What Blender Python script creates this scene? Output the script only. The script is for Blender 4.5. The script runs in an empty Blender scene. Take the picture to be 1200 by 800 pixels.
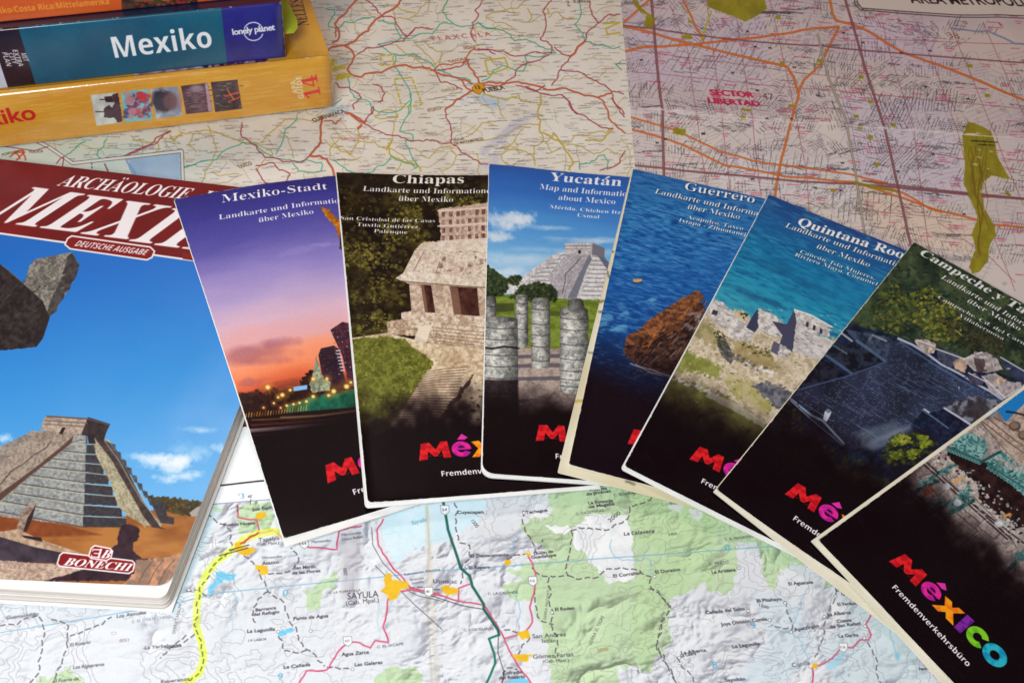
import bpy, bmesh, math, random
import numpy as np
# ------------------------------------------------------------------ camera, light, exposure
# world units are metres; the helper code below works in millimetres (MM)
MM = 0.001
SC = bpy.context.scene
COL = SC.collection
FOC, TILT, ROLL, DIST = 1186.2, math.radians(41.62), math.radians(8.2018), 486.2
CAMP = np.array([0, -DIST * math.sin(TILT), DIST * math.cos(TILT)])
_fw = -CAMP / DIST
_rt = np.array([1.0, 0, 0]); _up = np.cross(_rt, _fw)
RC = np.array([math.cos(ROLL) * _rt + math.sin(ROLL) * _up, -math.sin(ROLL) * _rt + math.cos(ROLL) * _up, _fw])
cd = bpy.data.cameras.new('camera'); cam = bpy.data.objects.new('camera', cd); COL.objects.link(cam)
cd.sensor_width = 36.0; cd.lens = 36.0 * FOC / 1200.0; cd.clip_start = 0.01; cd.clip_end = 20
from mathutils import Matrix, Vector
_m = Matrix.Identity(4)
for i in range(3):
    _m[i][0] = RC[0][i]; _m[i][1] = RC[1][i]; _m[i][2] = -RC[2][i]; _m[i][3] = CAMP[i] * MM
cam.matrix_world = _m
cd.dof.use_dof = True; cd.dof.focus_distance = 0.43; cd.dof.aperture_fstop = 40.0
SC.camera = cam
SC.view_settings.view_transform = 'Standard'; SC.view_settings.look = 'None'
SC.view_settings.exposure = 0.0; SC.view_settings.gamma = 1.0
W = bpy.data.worlds.new('World'); SC.world = W; W.use_nodes = True
W.node_tree.nodes['Background'].inputs[0].default_value = (0.80, 0.62, 0.58, 1)
W.node_tree.nodes['Background'].inputs[1].default_value = 0.24

def area(name, loc, target, size, power, col, sy=None):
    l = bpy.data.lights.new(name, 'AREA'); l.energy = power; l.color = col
    l.shape = 'RECTANGLE'; l.size = size; l.size_y = sy or size
    o = bpy.data.objects.new(name, l); COL.objects.link(o); o.location = loc
    o.rotation_euler = (Vector(target) - Vector(loc)).to_track_quat('-Z', 'Y').to_euler()
    return o
area('window_light', (-0.14, -0.50, 0.53), (-0.04, -0.02, 0), 0.26, 4.7, (0.93, 0.98, 1.0), 0.24)
area('ceiling_lamp', (-0.45, 0.70, 1.25), (0, 0.1, 0), 0.25, 4.6, (1.0, 0.82, 0.70))

# ------------------------------------------------------------------ measuring helpers
def unp(x, y, z=0.0):
    d = RC.T @ np.array([(x - 600) / FOC, (400 - y) / FOC, 1.0]); return (CAMP + (z - CAMP[2]) / d[2] * d)
def proj(P):
    q = (np.asarray(P, float) - CAMP) @ RC.T
    return np.stack([600 + FOC * q[..., 0] / q[..., 2], 400 - FOC * q[..., 1] / q[..., 2]], -1)
def homog(src, dst):
    A = []
    for (x, y), (u, v) in zip(src, dst):
        A.append([x, y, 1, 0, 0, 0, -u * x, -u * y, -u]); A.append([0, 0, 0, x, y, 1, -v * x, -v * y, -v])
    return np.linalg.svd(np.array(A, float))[2][-1].reshape(3, 3)
def hap(H, x, y):
    w = H[2, 0] * x + H[2, 1] * y + H[2, 2]
    return (H[0, 0] * x + H[0, 1] * y + H[0, 2]) / w, (H[1, 0] * x + H[1, 1] * y + H[1, 2]) / w

# ------------------------------------------------------------------ noise
_rs = np.random.RandomState(7)
_T = _rs.rand(256, 256).astype(np.float32)
def vnoise(X, Y, s, seed=0):
    x = X / s + seed * 17.31 + 1000; y = Y / s + seed * 9.73 + 1000
    xi = np.floor(x).astype(np.int32); yi = np.floor(y).astype(np.int32)
    fx = (x - xi).astype(np.float32); fy = (y - yi).astype(np.float32)
    fx = fx * fx * (3 - 2 * fx); fy = fy * fy * (3 - 2 * fy)
    a = _T[yi & 255, xi & 255]; b = _T[yi & 255, (xi + 1) & 255]
    c = _T[(yi + 1) & 255, xi & 255]; d = _T[(yi + 1) & 255, (xi + 1) & 255]
    return a + (b - a) * fx + (c - a) * fy + (a - b - c + d) * fx * fy
def fbm(X, Y, s, o=4, seed=0):
    r = 0; a = 1.0; t = 0
    for k in range(o):
        r = r + a * vnoise(X, Y, s / 2 ** k, seed + k * 3); t += a; a *= 0.55
    return np.clip((r / t - 0.5) * 1.7 + 0.5, 0, 1)
def C(*c): return np.array(c, np.float32) / 255.0
def ramp(t, stops):
    ts = [s[0] for s in stops]
    return np.stack([np.interp(t, ts, [s[1][k] / 255.0 for s in stops]) for k in range(3)], -1).astype(np.float32)
def mixtex(c1, c2, s, seed=0, o=4, k=1.6, sx=1.0, sy=1.0):
    c1 = C(*c1); c2 = C(*c2)
    def f(X, Y):
        n = np.clip((fbm(X * sx, Y * sy, s, o, seed) - 0.5) * k + 0.5, 0, 1)[..., None]
        return c1 * (1 - n) + c2 * n
    return f

# ------------------------------------------------------------------ lettering: outlines of Blender's own font, rasterised once per letter
_fc = bpy.data.curves.new('letters', 'FONT'); _fo = bpy.data.objects.new('letters', _fc); COL.objects.link(_fo)
EM = 96
def _tri(s, off=0.0):
    _fc.body = s; _fc.offset = off; _fc.resolution_u = 4
    bpy.context.view_layer.update()
    e = _fo.evaluated_get(bpy.context.evaluated_depsgraph_get()); me = e.to_mesh(); me.calc_loop_triangles()
    n = len(me.vertices); v = np.zeros(n * 3); me.vertices.foreach_get('co', v); v = v.reshape(-1, 3)[:, :2]
    t = np.zeros(len(me.loop_triangles) * 3, int)
    if len(t): me.loop_triangles.foreach_get('vertices', t)
    e.to_mesh_clear(); return v, t.reshape(-1, 3)
_MAP = {'sb': (0x1D400, 0x1D41A, 0x1D7CE), 'sbi': (0x1D468, 0x1D482, 0x1D7CE), 'si': (0x1D434, 0x1D44E, 0x1D7CE), 'nb': (0x1D5D4, 0x1D5EE, 0x1D7EC), 'nbi': (0x1D63C, 0x1D656, 0x1D7EC)}
_DEC = {'ä': ('a', 2), 'ü': ('u', 2), 'ö': ('o', 2), 'Ä': ('A', 2), 'é': ('e', 1), 'á': ('a', 1), 'ú': ('u', 1), 'ó': ('o', 1), 'í': ('i', 1), 'Á': ('A', 1), 'Í': ('I', 1), 'ñ': ('n', 3)}
def _code(ch, f):
    if f in ('n', 'nh'): return ch
    a, b, c = _MAP[f]
    if 'A' <= ch <= 'Z': return chr(a + ord(ch) - 65)
    if 'a' <= ch <= 'z':
        return '\u210e' if f == 'si' and ch == 'h' else chr(b + ord(ch) - 97)
    if '0' <= ch <= '9': return chr(c + ord(ch) - 48)
    return ch
_G = {}; _END = {}
def glyph(ch, f):
    k = (ch, f)
    if k in _G: return _G[k]
    base, mark = (ch, 0)
    ff, f = f, ('sb' if f == 'sl' else f)
    if f not in ('n', 'nh') and ch in _DEC: base, mark = _DEC[ch]
    off = 0.022 if f == 'nh' else 0.0
    c = _code(base, f)
    if f not in _END: _END[f] = _tri('HH')[0][:, 0].max()
    adv = _tri('H' + c + 'H')[0][:, 0].max() - _END[f]
    v, t = _tri(c, off) if base != ' ' else (np.zeros((0, 2)), np.zeros((0, 3), int))
    thin = ff == 'sl'
    PAD = 0.3; S = EM * 2; w = int((max(adv, 0.3) + 2 * PAD) * S) // 16 * 16 + 16; hh = int(1.6 * S) // 16 * 16
    bm = np.zeros((hh, w), np.float32)
    def dot(cx, cy, r):
        yy, xx = np.mgrid[0:hh, 0:w]; bm[((xx / S - PAD - cx) ** 2 + (yy / S - 0.4 - cy) ** 2) < r * r] = 1
    for tr in t:
        p = v[tr] * S + np.array([PAD * S, 0.4 * S])
        x0, y0 = np.floor(p.min(0)).astype(int); x1, y1 = np.ceil(p.max(0)).astype(int) + 1
        x0 = max(x0, 0); y0 = max(y0, 0)
        if x1 <= x0 or y1 <= y0: continue
        yy, xx = np.mgrid[y0:min(y1, hh), x0:min(x1, w)]; xx = xx + .5; yy = yy + .5
        a, b, cc = p; ar = (b[0] - a[0]) * (cc[1] - a[1]) - (b[1] - a[1]) * (cc[0] - a[0])
        if abs(ar) < 1e-9: continue
        sg = 1 if ar > 0 else -1
        e = lambda q, r_: sg * ((r_[0] - q[0]) * (yy - q[1]) - (r_[1] - q[1]) * (xx - q[0])) >= -0.02
        m = e(a, b) & e(b, cc) & e(cc, a)
        bm[y0:min(y1, hh), x0:min(x1, w)][m] = 1
    if thin:
        for q in (-3, 3): bm = np.minimum(bm, np.roll(bm, q, 1))
    if mark and len(v):
        cx = (v[:, 0].min() + v[:, 0].max()) / 2 + (0.05 if 'i' in f else 0); ty = v[:, 1].max()
        if base == 'i': ty -= 0.12
        if mark == 2: dot(cx - 0.1, ty + 0.13, .058); dot(cx + 0.1, ty + 0.13, .058)
        if mark == 1:
            for q in range(9): dot(cx - 0.02 + q * 0.016, ty + 0.07 + q * 0.015, 0.03 + q * .002)
        if mark == 3:
            for q in range(13): dot(cx - 0.12 + q * 0.02, ty + 0.1 + .03 * math.sin(q * .5), 0.03)
    mips = []; b = bm
    for q in range(6):
        b = (b[0::2, 0::2][:b.shape[0] // 2, :b.shape[1] // 2] + b[1::2, 0::2][:b.shape[0] // 2, :b.shape[1] // 2] + b[0::2, 1::2][:b.shape[0] // 2, :b.shape[1] // 2] + b[1::2, 1::2][:b.shape[0] // 2, :b.shape[1] // 2]) / 4
        mips.append(b)
    _G[k] = (adv, mips, PAD); return _G[k]

# ------------------------------------------------------------------ printed sheets: artwork drawn into an image with numpy
class Art:
    """w,h in mm; v runs down from the top edge.  Pen positions are given in measured coordinates, H maps sheet mm to them."""
    def __init__(s, w, h, ppm, H, base=(255, 255, 255)):
        s.wm, s.hm, s.p = w, h, ppm; s.w = int(round(w * ppm)); s.h = int(round(h * ppm)); s.H = H; s.Hi = np.linalg.inv(H)
        V, U = np.mgrid[0:s.h, 0:s.w].astype(np.float32); s.U = (U + .5) / ppm; s.V = (V + .5) / ppm
        X, Y = hap(H, s.U, s.V); s.X = X.astype(np.float32); s.Y = Y.astype(np.float32)
        s.img = np.empty((s.h, s.w, 3), np.float32); s.img[:] = C(*base)
    def mm(s, x, y): return hap(s.Hi, x, y)
    def scale(s, x, y):      # mm per measured pixel, along x and along y
        a = np.array(s.mm(x, y)); b = np.array(s.mm(x + 1, y)); c = np.array(s.mm(x, y + 1))
        return np.linalg.norm(b - a), np.linalg.norm(c - a)
    def sl(s, pts, pad=0.0, mmspace=False):
        p = np.asarray(pts, float)
        if len(p) == 1: p = np.vstack([p, p])
        x0, y0 = p.min(0) - pad; x1, y1 = p.max(0) + pad
        if mmspace: u = np.array([x0, x1]); v = np.array([y0, y1])
        else: u, v = s.mm(np.array([x0, x1, x1, x0]), np.array([y0, y0, y1, y1]))
        a = max(0, int(math.floor(u.min() * s.p)) - 1); b = min(s.w, int(math.ceil(u.max() * s.p)) + 2)
        c = max(0, int(math.floor(v.min() * s.p)) - 1); d = min(s.h, int(math.ceil(v.max() * s.p)) + 2)
        if b <= a or d <= c: return None
        return (slice(c, d), slice(a, b))
    def comp(s, k, m, col, X, Y):
        if callable(col): col = col(X, Y)
        else: col = C(*col)
        m = m[..., None]; s.img[k] = s.img[k] * (1 - m) + col * m
    def poly(s, pts, col, soft=0.7, alpha=1.0, rough=0, rs=3.0, mmspace=False):
        k = s.sl(pts, soft + rough, mmspace)
        if k is None: return
        X, Y = (s.U[k], s.V[k]) if mmspace else (s.X[k], s.Y[k])
        XX, YY = X, Y
        if rough:
            XX = X + (fbm(X, Y, rs, 3, 5) - .5) * 2 * rough; YY = Y + (fbm(X, Y, rs, 3, 15) - .5) * 2 * rough
        ins = np.zeros(X.shape, bool); d2 = np.full(X.shape, 1e9, np.float32); n = len(pts)
        for i in range(n):
            x1, y1 = pts[i]; x2, y2 = pts[(i + 1) % n]; dx = x2 - x1; dy = y2 - y1
            if dy != 0:
                c = ((y1 > YY) != (y2 > YY)) & (XX < dx * (YY - y1) / dy + x1); ins ^= c
            L = dx * dx + dy * dy + 1e-9
            t = np.clip(((XX - x1) * dx + (YY - y1) * dy) / L, 0, 1)
            d2 = np.minimum(d2, (XX - x1 - t * dx) ** 2 + (YY - y1 - t * dy) ** 2)
        d = np.sqrt(d2); m = np.clip(0.5 + np.where(ins, d, -d) / soft, 0, 1) * alpha
        s.comp(k, m.astype(np.float32), col, X, Y)
    def line(s, pts, w, col, alpha=1.0, dash=None, closed=False, soft=0.7, mmspace=False):
        pts = list(pts)
        if closed: pts.append(pts[0])
        k = s.sl(pts, w + 1, mmspace)
        if k is None: return
        M = np.zeros((k[0].stop - k[0].start, k[1].stop - k[1].start), np.float32); run = 0.0
        for i in range(len(pts) - 1):
            (x1, y1), (x2, y2) = pts[i], pts[i + 1]
            L = math.hypot(x2 - x1, y2 - y1)
            if L < 1e-6: continue
            q = s.sl([pts[i], pts[i + 1]], w + 1, mmspace)
            if q is None: run += L; continue
            X, Y = (s.U[q], s.V[q]) if mmspace else (s.X[q], s.Y[q])
            t = ((X - x1) * (x2 - x1) + (Y - y1) * (y2 - y1)) / (L * L); tc = np.clip(t, 0, 1)
            d = np.sqrt((X - x1 - tc * (x2 - x1)) ** 2 + (Y - y1 - tc * (y2 - y1)) ** 2)
            m = np.clip(0.5 + (w / 2 - d) / soft, 0, 1)
            if w < soft: m = m * (w / soft) / max(0.5 + w / 2 / soft, .5)
            if dash: m = m * (((run + t * L) % (dash[0] + dash[1])) < dash[0])
            r = M[q[0].start - k[0].start:q[0].stop - k[0].start, q[1].start - k[1].start:q[1].stop - k[1].start]
            np.maximum(r, m, out=r); run += L
        s.comp(k, M * alpha, col, *((s.U[k], s.V[k]) if mmspace else (s.X[k], s.Y[k])))
    def blob(s, x, y, rx, ry, col, alpha=1.0, soft=0.4, rough=0.0, ang=0.0, mmspace=False):
        r = max(rx, ry) * (1 + rough) * (1 + soft)
        k = s.sl([(x - r, y - r), (x + r, y + r)], 0, mmspace)
        if k is None: return
        X, Y = (s.U[k], s.V[k]) if mmspace else (s.X[k], s.Y[k])
        dx, dy = X - x, Y - y
        if ang: ca, sa = math.cos(ang), math.sin(ang); dx, dy = dx * ca + dy * sa, -dx * sa + dy * ca
        d = np.sqrt((dx / rx) ** 2 + (dy / ry) ** 2)
        if rough: d = d + (fbm(X, Y, max(rx, ry) * .7, 3, int(x) % 50) - .5) * 2 * rough
        m = np.clip((1 + soft / 2 - d) / soft, 0, 1) * alpha
        s.comp(k, m.astype(np.float32), col, X, Y)
    def foliage(s, pts, n, r, cols, seed=1, alpha=.9, mmspace=False):
        n = int(n * 1.5); R = random.Random(seed); p = np.asarray(pts, float); x0, y0 = p.min(0); x1, y1 = p.max(0); c = 0; tries = 0
        while c < n and tries < n * 12:
            tries += 1; x = R.uniform(x0, x1); y = R.uniform(y0, y1)
            ins = False; m = len(pts)
            for i in range(m):
                a, b = pts[i], pts[(i + 1) % m]
                if (a[1] > y) != (b[1] > y) and x < (b[0] - a[0]) * (y - a[1]) / (b[1] - a[1]) + a[0]: ins = not ins
            if not ins: continue
            c += 1; col = R.choice(cols); q = R.uniform(.45, 1.1) * r * (.62 if c > n * .35 else 1.0)
            j = R.uniform(.8, 1.2)
            s.blob(x, y, q, q * R.uniform(.45, .9), tuple(min(255, v * j) for v in col), alpha * R.uniform(.6, 1), .6, .35, R.uniform(-.8, .8), mmspace)
    def text(s, t, p0, p1=None, h=None, f='n', col=(255, 255, 255), alpha=1.0, shear=0.0, hmm=None, rot=0.0, stretch=1.0, track=0.0, mmspace=False, shadow=None, cap=0.68):
        """baseline from p0 to p1 (length fitted) ; h = capital height in measured pixels, hmm = in mm"""
        if f in ('sbi', 'si', 'nbi'): f = 'nb' if f == 'nbi' else 'sb'; shear += .2
        if shadow:
            d = shadow; s.text(t, (p0[0] + d, p0[1] + d), (p1[0] + d, p1[1] + d) if p1 else None, h, f, (10, 10, 20), .6, shear, hmm, rot, stretch, track, mmspace, None, cap)
        a = np.array(p0 if mmspace else s.mm(*p0), float)
        if p1 is not None: b = np.array(p1 if mmspace else s.mm(*p1), float)
        if hmm is None: hmm = h * s.scale(*p0)[1]
        em = hmm / cap
        G = [glyph(ch, f) for ch in t]; tot = sum(g[0] + track for g in G) - track
        if p1 is not None: L = np.linalg.norm(b - a); e = (b - a) / L; sx = L / tot
        else:
            if mmspace or rot is None: e = np.array([1.0, 0])
            else:
                q = np.array(s.mm(p0[0] + math.cos(rot), p0[1] - math.sin(rot))); e = (q - a) / np.linalg.norm(q - a)
            sx = em * stretch
        if rot is None: e = np.array([1.0, 0.])
        n = np.array([e[1], -e[0]]); pen = 0.0      # n: up (v grows downward)
        for ch, (adv, mips, PAD) in zip(t, G):
            if ch != ' ':
                o = a + e * pen * sx
                cs = [o + e * (x * sx) + n * (y * em) + e * (y * em * shear) for x in (-PAD, adv + PAD) for y in (-.4, 1.2)]
                k = s.sl(cs, 0, True)
                if k is not None:
                    du = s.U[k] - o[0]; dv = s.V[k] - o[1]
                    y = (du * n[0] + dv * n[1]) / em; x = (du * e[0] + dv * e[1] - y * em * shear) / sx
                    lv = max(0, min(5, int(round(math.log2(max(1e-6, EM / (min(em, sx) * s.p) * 0.6))))))
                    B = mips[lv]; S = EM / 2 ** lv
                    gx = (x + PAD) * S - .5; gy = (y + .4) * S - .5
                    xi = np.floor(gx).astype(int); yi = np.floor(gy).astype(int); fx = gx - xi; fy = gy - yi
                    ok = (xi >= 0) & (yi >= 0) & (xi < B.shape[1] - 1) & (yi < B.shape[0] - 1)
                    xi = np.clip(xi, 0, B.shape[1] - 2); yi = np.clip(yi, 0, B.shape[0] - 2)
                    m = (B[yi, xi] * (1 - fx) * (1 - fy) + B[yi, xi + 1] * fx * (1 - fy) + B[yi + 1, xi] * (1 - fx) * fy + B[yi + 1, xi + 1] * fx * fy) * ok
                    s.comp(k, (m * alpha).astype(np.float32), col, s.X[k], s.Y[k])
            pen += adv + track
    def fade(s, m, col):
        m = m[..., None]; s.img[:] = s.img * (1 - m) + C(*col) * m
    def grain(s, a=.03, seed=3):
        r = np.random.RandomState(seed); g = r.rand(s.h, s.w, 1).astype(np.float32) - .5
        g = (g + np.roll(g, 1, 0) + np.roll(g, 1, 1) + np.roll(np.roll(g, 1, 0), 1, 1)) / 2
        s.img += g * a
    def wear(s, seed, n=150):
        R = random.Random(seed); w, h = s.wm, s.hm
        for i in range(n):
            e = R.random(); L = R.uniform(.3, 2.5)
            if e < .7: x = R.choice([.08, w - .08]); y = R.uniform(0, h); p = [(x, y), (x, y + L)]
            else: y = R.choice([.08, h - .08]); x = R.uniform(0, w); p = [(x, y), (x + L, y)]
            s.line(p, R.uniform(.15, .4), (226, 222, 216), R.uniform(.3, .8), mmspace=True, soft=.2)
        for x, y in ((0, 0), (w, 0), (w, h), (0, h)): s.blob(x, y, .9, .9, (224, 220, 214), .7, .8, .4, mmspace=True)
        for i in range(14): x = R.uniform(2, w - 3); y = R.uniform(2, h - 3); a = R.uniform(0, 3.1); L = R.uniform(1, 7); s.line([(x, y), (x + L * math.cos(a), y + L * math.sin(a))], .12, (200, 200, 206), .22, mmspace=True, soft=.2)
    def image(s, name):
        im = bpy.data.images.new(name, s.w, s.h, alpha=False)
        px = np.ones((s.h, s.w, 4), np.float32); px[..., :3] = np.clip(s.img[::-1], 0, 1)
        im.pixels.foreach_set(px.ravel()); im.update(); im.pack(); return im
def Z(ox, oy, k, pts): return [(ox + a / k, oy + b / k) for a, b in pts]

# ------------------------------------------------------------------ materials
def nt(name):
    m = bpy.data.materials.new(name); m.use_nodes = True; return m, m.node_tree, m.node_tree.nodes['Principled BSDF']
def bump(t, b, scale, strength, dist=0.0003, stretch=None, detail=4):
    tc = t.nodes.new('ShaderNodeTexCoord'); n = t.nodes.new('ShaderNodeTexNoise'); bu = t.nodes.new('ShaderNodeBump')
    n.inputs['Scale'].default_value = scale; n.inputs['Detail'].default_value = detail
    if stretch:
        mp = t.nodes.new('ShaderNodeMapping'); mp.inputs['Scale'].default_value = stretch; t.links.new(tc.outputs['Object'], mp.inputs[0]); t.links.new(mp.outputs[0], n.inputs[0])
    else: t.links.new(tc.outputs['Object'], n.inputs[0])
    t.links.new(n.outputs[0], bu.inputs['Height']); bu.inputs['Strength'].default_value = strength; bu.inputs['Distance'].default_value = dist
    t.links.new(bu.outputs[0], b.inputs['Normal']); return n
def printed(name, im, rough=.35, coat=0.0, bs=60, bstr=.15, spec=.5):
    m, t, b = nt(name); i = t.nodes.new('ShaderNodeTexImage'); i.image = im; i.extension = 'EXTEND'; i.interpolation = 'Cubic'
    t.links.new(i.outputs[0], b.inputs['Base Color']); b.inputs['Roughness'].default_value = rough
    b.inputs['Coat Weight'].default_value = coat; b.inputs['Coat Roughness'].default_value = .18; b.inputs['Specular IOR Level'].default_value = spec
    n = bump(t, b, bs, bstr); mr = t.nodes.new('ShaderNodeMapRange'); n2 = t.nodes.new('ShaderNodeTexNoise'); n2.inputs['Scale'].default_value = 28; n2.inputs['Detail'].default_value = 6
    tc = t.nodes.new('ShaderNodeTexCoord'); t.links.new(tc.outputs['Object'], n2.inputs[0]); t.links.new(n2.outputs[0], mr.inputs[0]); mr.inputs[1].default_value = .35; mr.inputs[2].default_value = .65; mr.inputs[3].default_value = rough * .75; mr.inputs[4].default_value = rough * 1.3
    t.links.new(mr.outputs[0], b.inputs['Roughness']); return m
def plain(name, c1, c2, scale=80, rough=.6, bstr=.2, stretch=None, bs=None):
    m, t, b = nt(name); n = bump(t, b, bs or scale, bstr, stretch=stretch)
    r = t.nodes.new('ShaderNodeValToRGB'); r.color_ramp.elements[0].position = .35; r.color_ramp.elements[1].position = .65
    r.color_ramp.elements[0].color = (*c1, 1); r.color_ramp.elements[1].color = (*c2, 1)
    t.links.new(n.outputs[0], r.inputs[0]); t.links.new(r.outputs[0], b.inputs['Base Color']); b.inputs['Roughness'].default_value = rough; return m
M_WHITE = plain('white_paper', (.80, .80, .78), (.88, .88, .86), 60)
M_CREAM = plain('cream_paper', (.74, .70, .55), (.84, .80, .66), 60)
M_EDGE = plain('page_edges', (.50, .40, .33), (.86, .82, .77), 1.0, .7, .5, stretch=(4, 4, 1400))
M_TABLE = plain('table_wood', (.10, .012, .006), (.20, .035, .015), 6, .35, .1, stretch=(1, 14, 1))
M_TAB = plain('sticky_paper', (.50, .62, .02), (.58, .70, .04), 30, .6)

# ------------------------------------------------------------------ objects
def empty(name, label, cat, loc=(0, 0, 0), group=None):
    o = bpy.data.objects.new(name, None); COL.objects.link(o); o.location = loc; o.empty_display_size = .02
    o['label'] = label; o['category'] = cat
    if group: o['group'] = group
    return o
def mesh(name, verts, faces, mats, parent=None, mi=None, uvs=None, smooth=None):
    me = bpy.data.meshes.new(name); v = np.asarray(verts, float) * MM
    if parent is not None: v = v - np.array(parent.location)
    me.from_pydata(v.tolist(), [], faces)
    for m in mats: me.materials.append(m)
    if mi: me.polygons.foreach_set('material_index', mi)
    if uvs is not None:
        l = me.uv_layers.new(name='print'); idx = np.zeros(len(me.loops), int); me.loops.foreach_get('vertex_index', idx)
        l.data.foreach_set('uv', np.asarray(uvs, float)[idx].ravel())
    if smooth: me.polygons.foreach_set('use_smooth', smooth)
    me.update(); o = bpy.data.objects.new(name, me); COL.objects.link(o); o.parent = parent; return o

# height map of everything lying on the table, 1 mm cells
HX0, HY0, HW, HH = -480, -300, 1000, 900
HM = np.zeros((HH, HW), np.float32)
def hs(M, x, y):
    return M[np.clip(np.round(y - HY0).astype(int), 0, HH - 1), np.clip(np.round(x - HX0).astype(int), 0, HW - 1)]
def dil(M, r):
    o = M.copy()
    for dx in range(-r, r + 1):
        for dy in range(-r, r + 1):
            if dx * dx + dy * dy <= r * r + 1 and (dx or dy): o = np.maximum(o, np.roll(np.roll(M, dx, 1), dy, 0))
    return o
def stamp(q, w, h, Zt):
    """raise the height map under quad q (TL,TR,BR,BL) to the grid of top heights Zt"""
    Hq = homog([p[:2] for p in q], [(0, 0), (w, 0), (w, h), (0, h)])
    xs = [p[0] for p in q]; ys = [p[1] for p in q]
    x0, x1 = int(min(xs)) - 2, int(max(xs)) + 2; y0, y1 = int(min(ys)) - 2, int(max(ys)) + 2
    YY, XX = np.mgrid[max(y0, HY0):min(y1, HY0 + HH), max(x0, HX0):min(x1, HX0 + HW)].astype(float)
    u, v = hap(Hq, XX, YY); ok = (u > -.6) & (u < w + .6) & (v > -.6) & (v < h + .6)
    nv, nu = Zt.shape; z = Zt[np.clip(np.round(v / h * (nv - 1)).astype(int), 0, nv - 1), np.clip(np.round(u / w * (nu - 1)).astype(int), 0, nu - 1)]
    iy = YY.astype(int) - HY0; ix = XX.astype(int) - HX0
    HM[iy[ok], ix[ok]] = np.maximum(HM[iy[ok], ix[ok]], z[ok])
def envelope(q, w, h, slope=.16):
    """height map below quad q, with every step turned into a ramp a sheet of card can follow"""
    xs = [p[0] for p in q]; ys = [p[1] for p in q]; x0, x1, y0, y1 = int(min(xs)) - 24, int(max(xs)) + 24, int(min(ys)) - 24, int(max(ys)) + 24
    YY, XX = np.mgrid[y0:y1:2, x0:x1:2].astype(float); E = hs(dil(HM, 2), XX, YY).astype(float)
    Hq = homog([tuple(p[:2]) for p in q], [(0, 0), (w, 0), (w, h), (0, h)]); u, v = hap(Hq, XX, YY); ok = (u > -6) & (u < w + 6) & (v > -8) & (v < h + 12); E = np.where(ok, E, 0)
    for k in range(60):
        P_ = np.pad(E, 1, mode='edge'); n_ = P_.shape
        for dy in (0, 1, 2):
            for dx in (0, 1, 2):
                d = math.hypot(dx - 1, dy - 1)
                if d: E = np.maximum(E, P_[dy:n_[0] - 2 + dy, dx:n_[1] - 2 + dx] - slope * 2 * d)
    def f(x, y):
        gx = np.clip((x - x0) / 2, 0, E.shape[1] - 1.001); gy = np.clip((y - y0) / 2, 0, E.shape[0] - 1.001); i = gx.astype(int); j = gy.astype(int); a = gx - i; b = gy - j
        return E[j, i] * (1 - a) * (1 - b) + E[j, i + 1] * a * (1 - b) + E[j + 1, i] * (1 - a) * b + E[j + 1, i + 1] * a * b
    return f
def smax(Zs):   # relax a sheet of stiff paper onto what lies below it
    z = Zs.copy(); z[:] = max(Zs.max(), 0)
    z = np.maximum(Zs, Zs.max() * .35 + Zs * .65)
    for k in range(260):
        p = np.pad(z, 1, mode='reflect', reflect_type='odd'); a = (p[:-2, 1:-1] + p[2:, 1:-1] + p[1:-1, :-2] + p[1:-1, 2:]) / 4
        z = np.maximum(Zs, z * .3 + a * .7 - .004)
    return z
def grid_pts(q, w, h, nu, nv, rad=(0, 0, 0, 0)):
    """sheet points from its four corners, with rounded corners (TL,TR,BR,BL) -> x, y, u, v arrays"""
    us = np.linspace(0, w, nu); vs = np.linspace(0, h, nv); R = max(rad)
    if R > 0:
        ex = R * np.array([0, .15, .4, .7, 1.0])
        us = np.unique(np.concatenate([ex, w - ex, us[(us > R + 1) & (us < w - R - 1)]])); vs = np.unique(np.concatenate([ex, h - ex, vs[(vs > R + 1) & (vs < h - R - 1)]]))
    V, U = np.meshgrid(vs, us, indexing='ij')
    for r, su, sv in zip(rad, (0, 1, 1, 0), (0, 0, 1, 1)):
        if r <= 0: continue
        du = (U - (r if su == 0 else w - r)) * (-1 if su == 0 else 1); dv = (V - (r if sv == 0 else h - r)) * (-1 if sv == 0 else 1)
        m = (du > 0) & (dv > 0); L = np.hypot(du, dv) + 1e-9; f = np.where(m, np.maximum(du, dv) / L, 1)
        du2, dv2 = du * f, dv * f
        U = np.where(m, (r if su == 0 else w - r) + du2 * (-1 if su == 0 else 1), U); V = np.where(m, (r if sv == 0 else h - r) + dv2 * (-1 if sv == 0 else 1), V)
    Hq = homog([(0, 0), (w, 0), (w, h), (0, h)], [p[:2] for p in q])
    x, y = hap(Hq, U, V); return x, y, U, V
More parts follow.
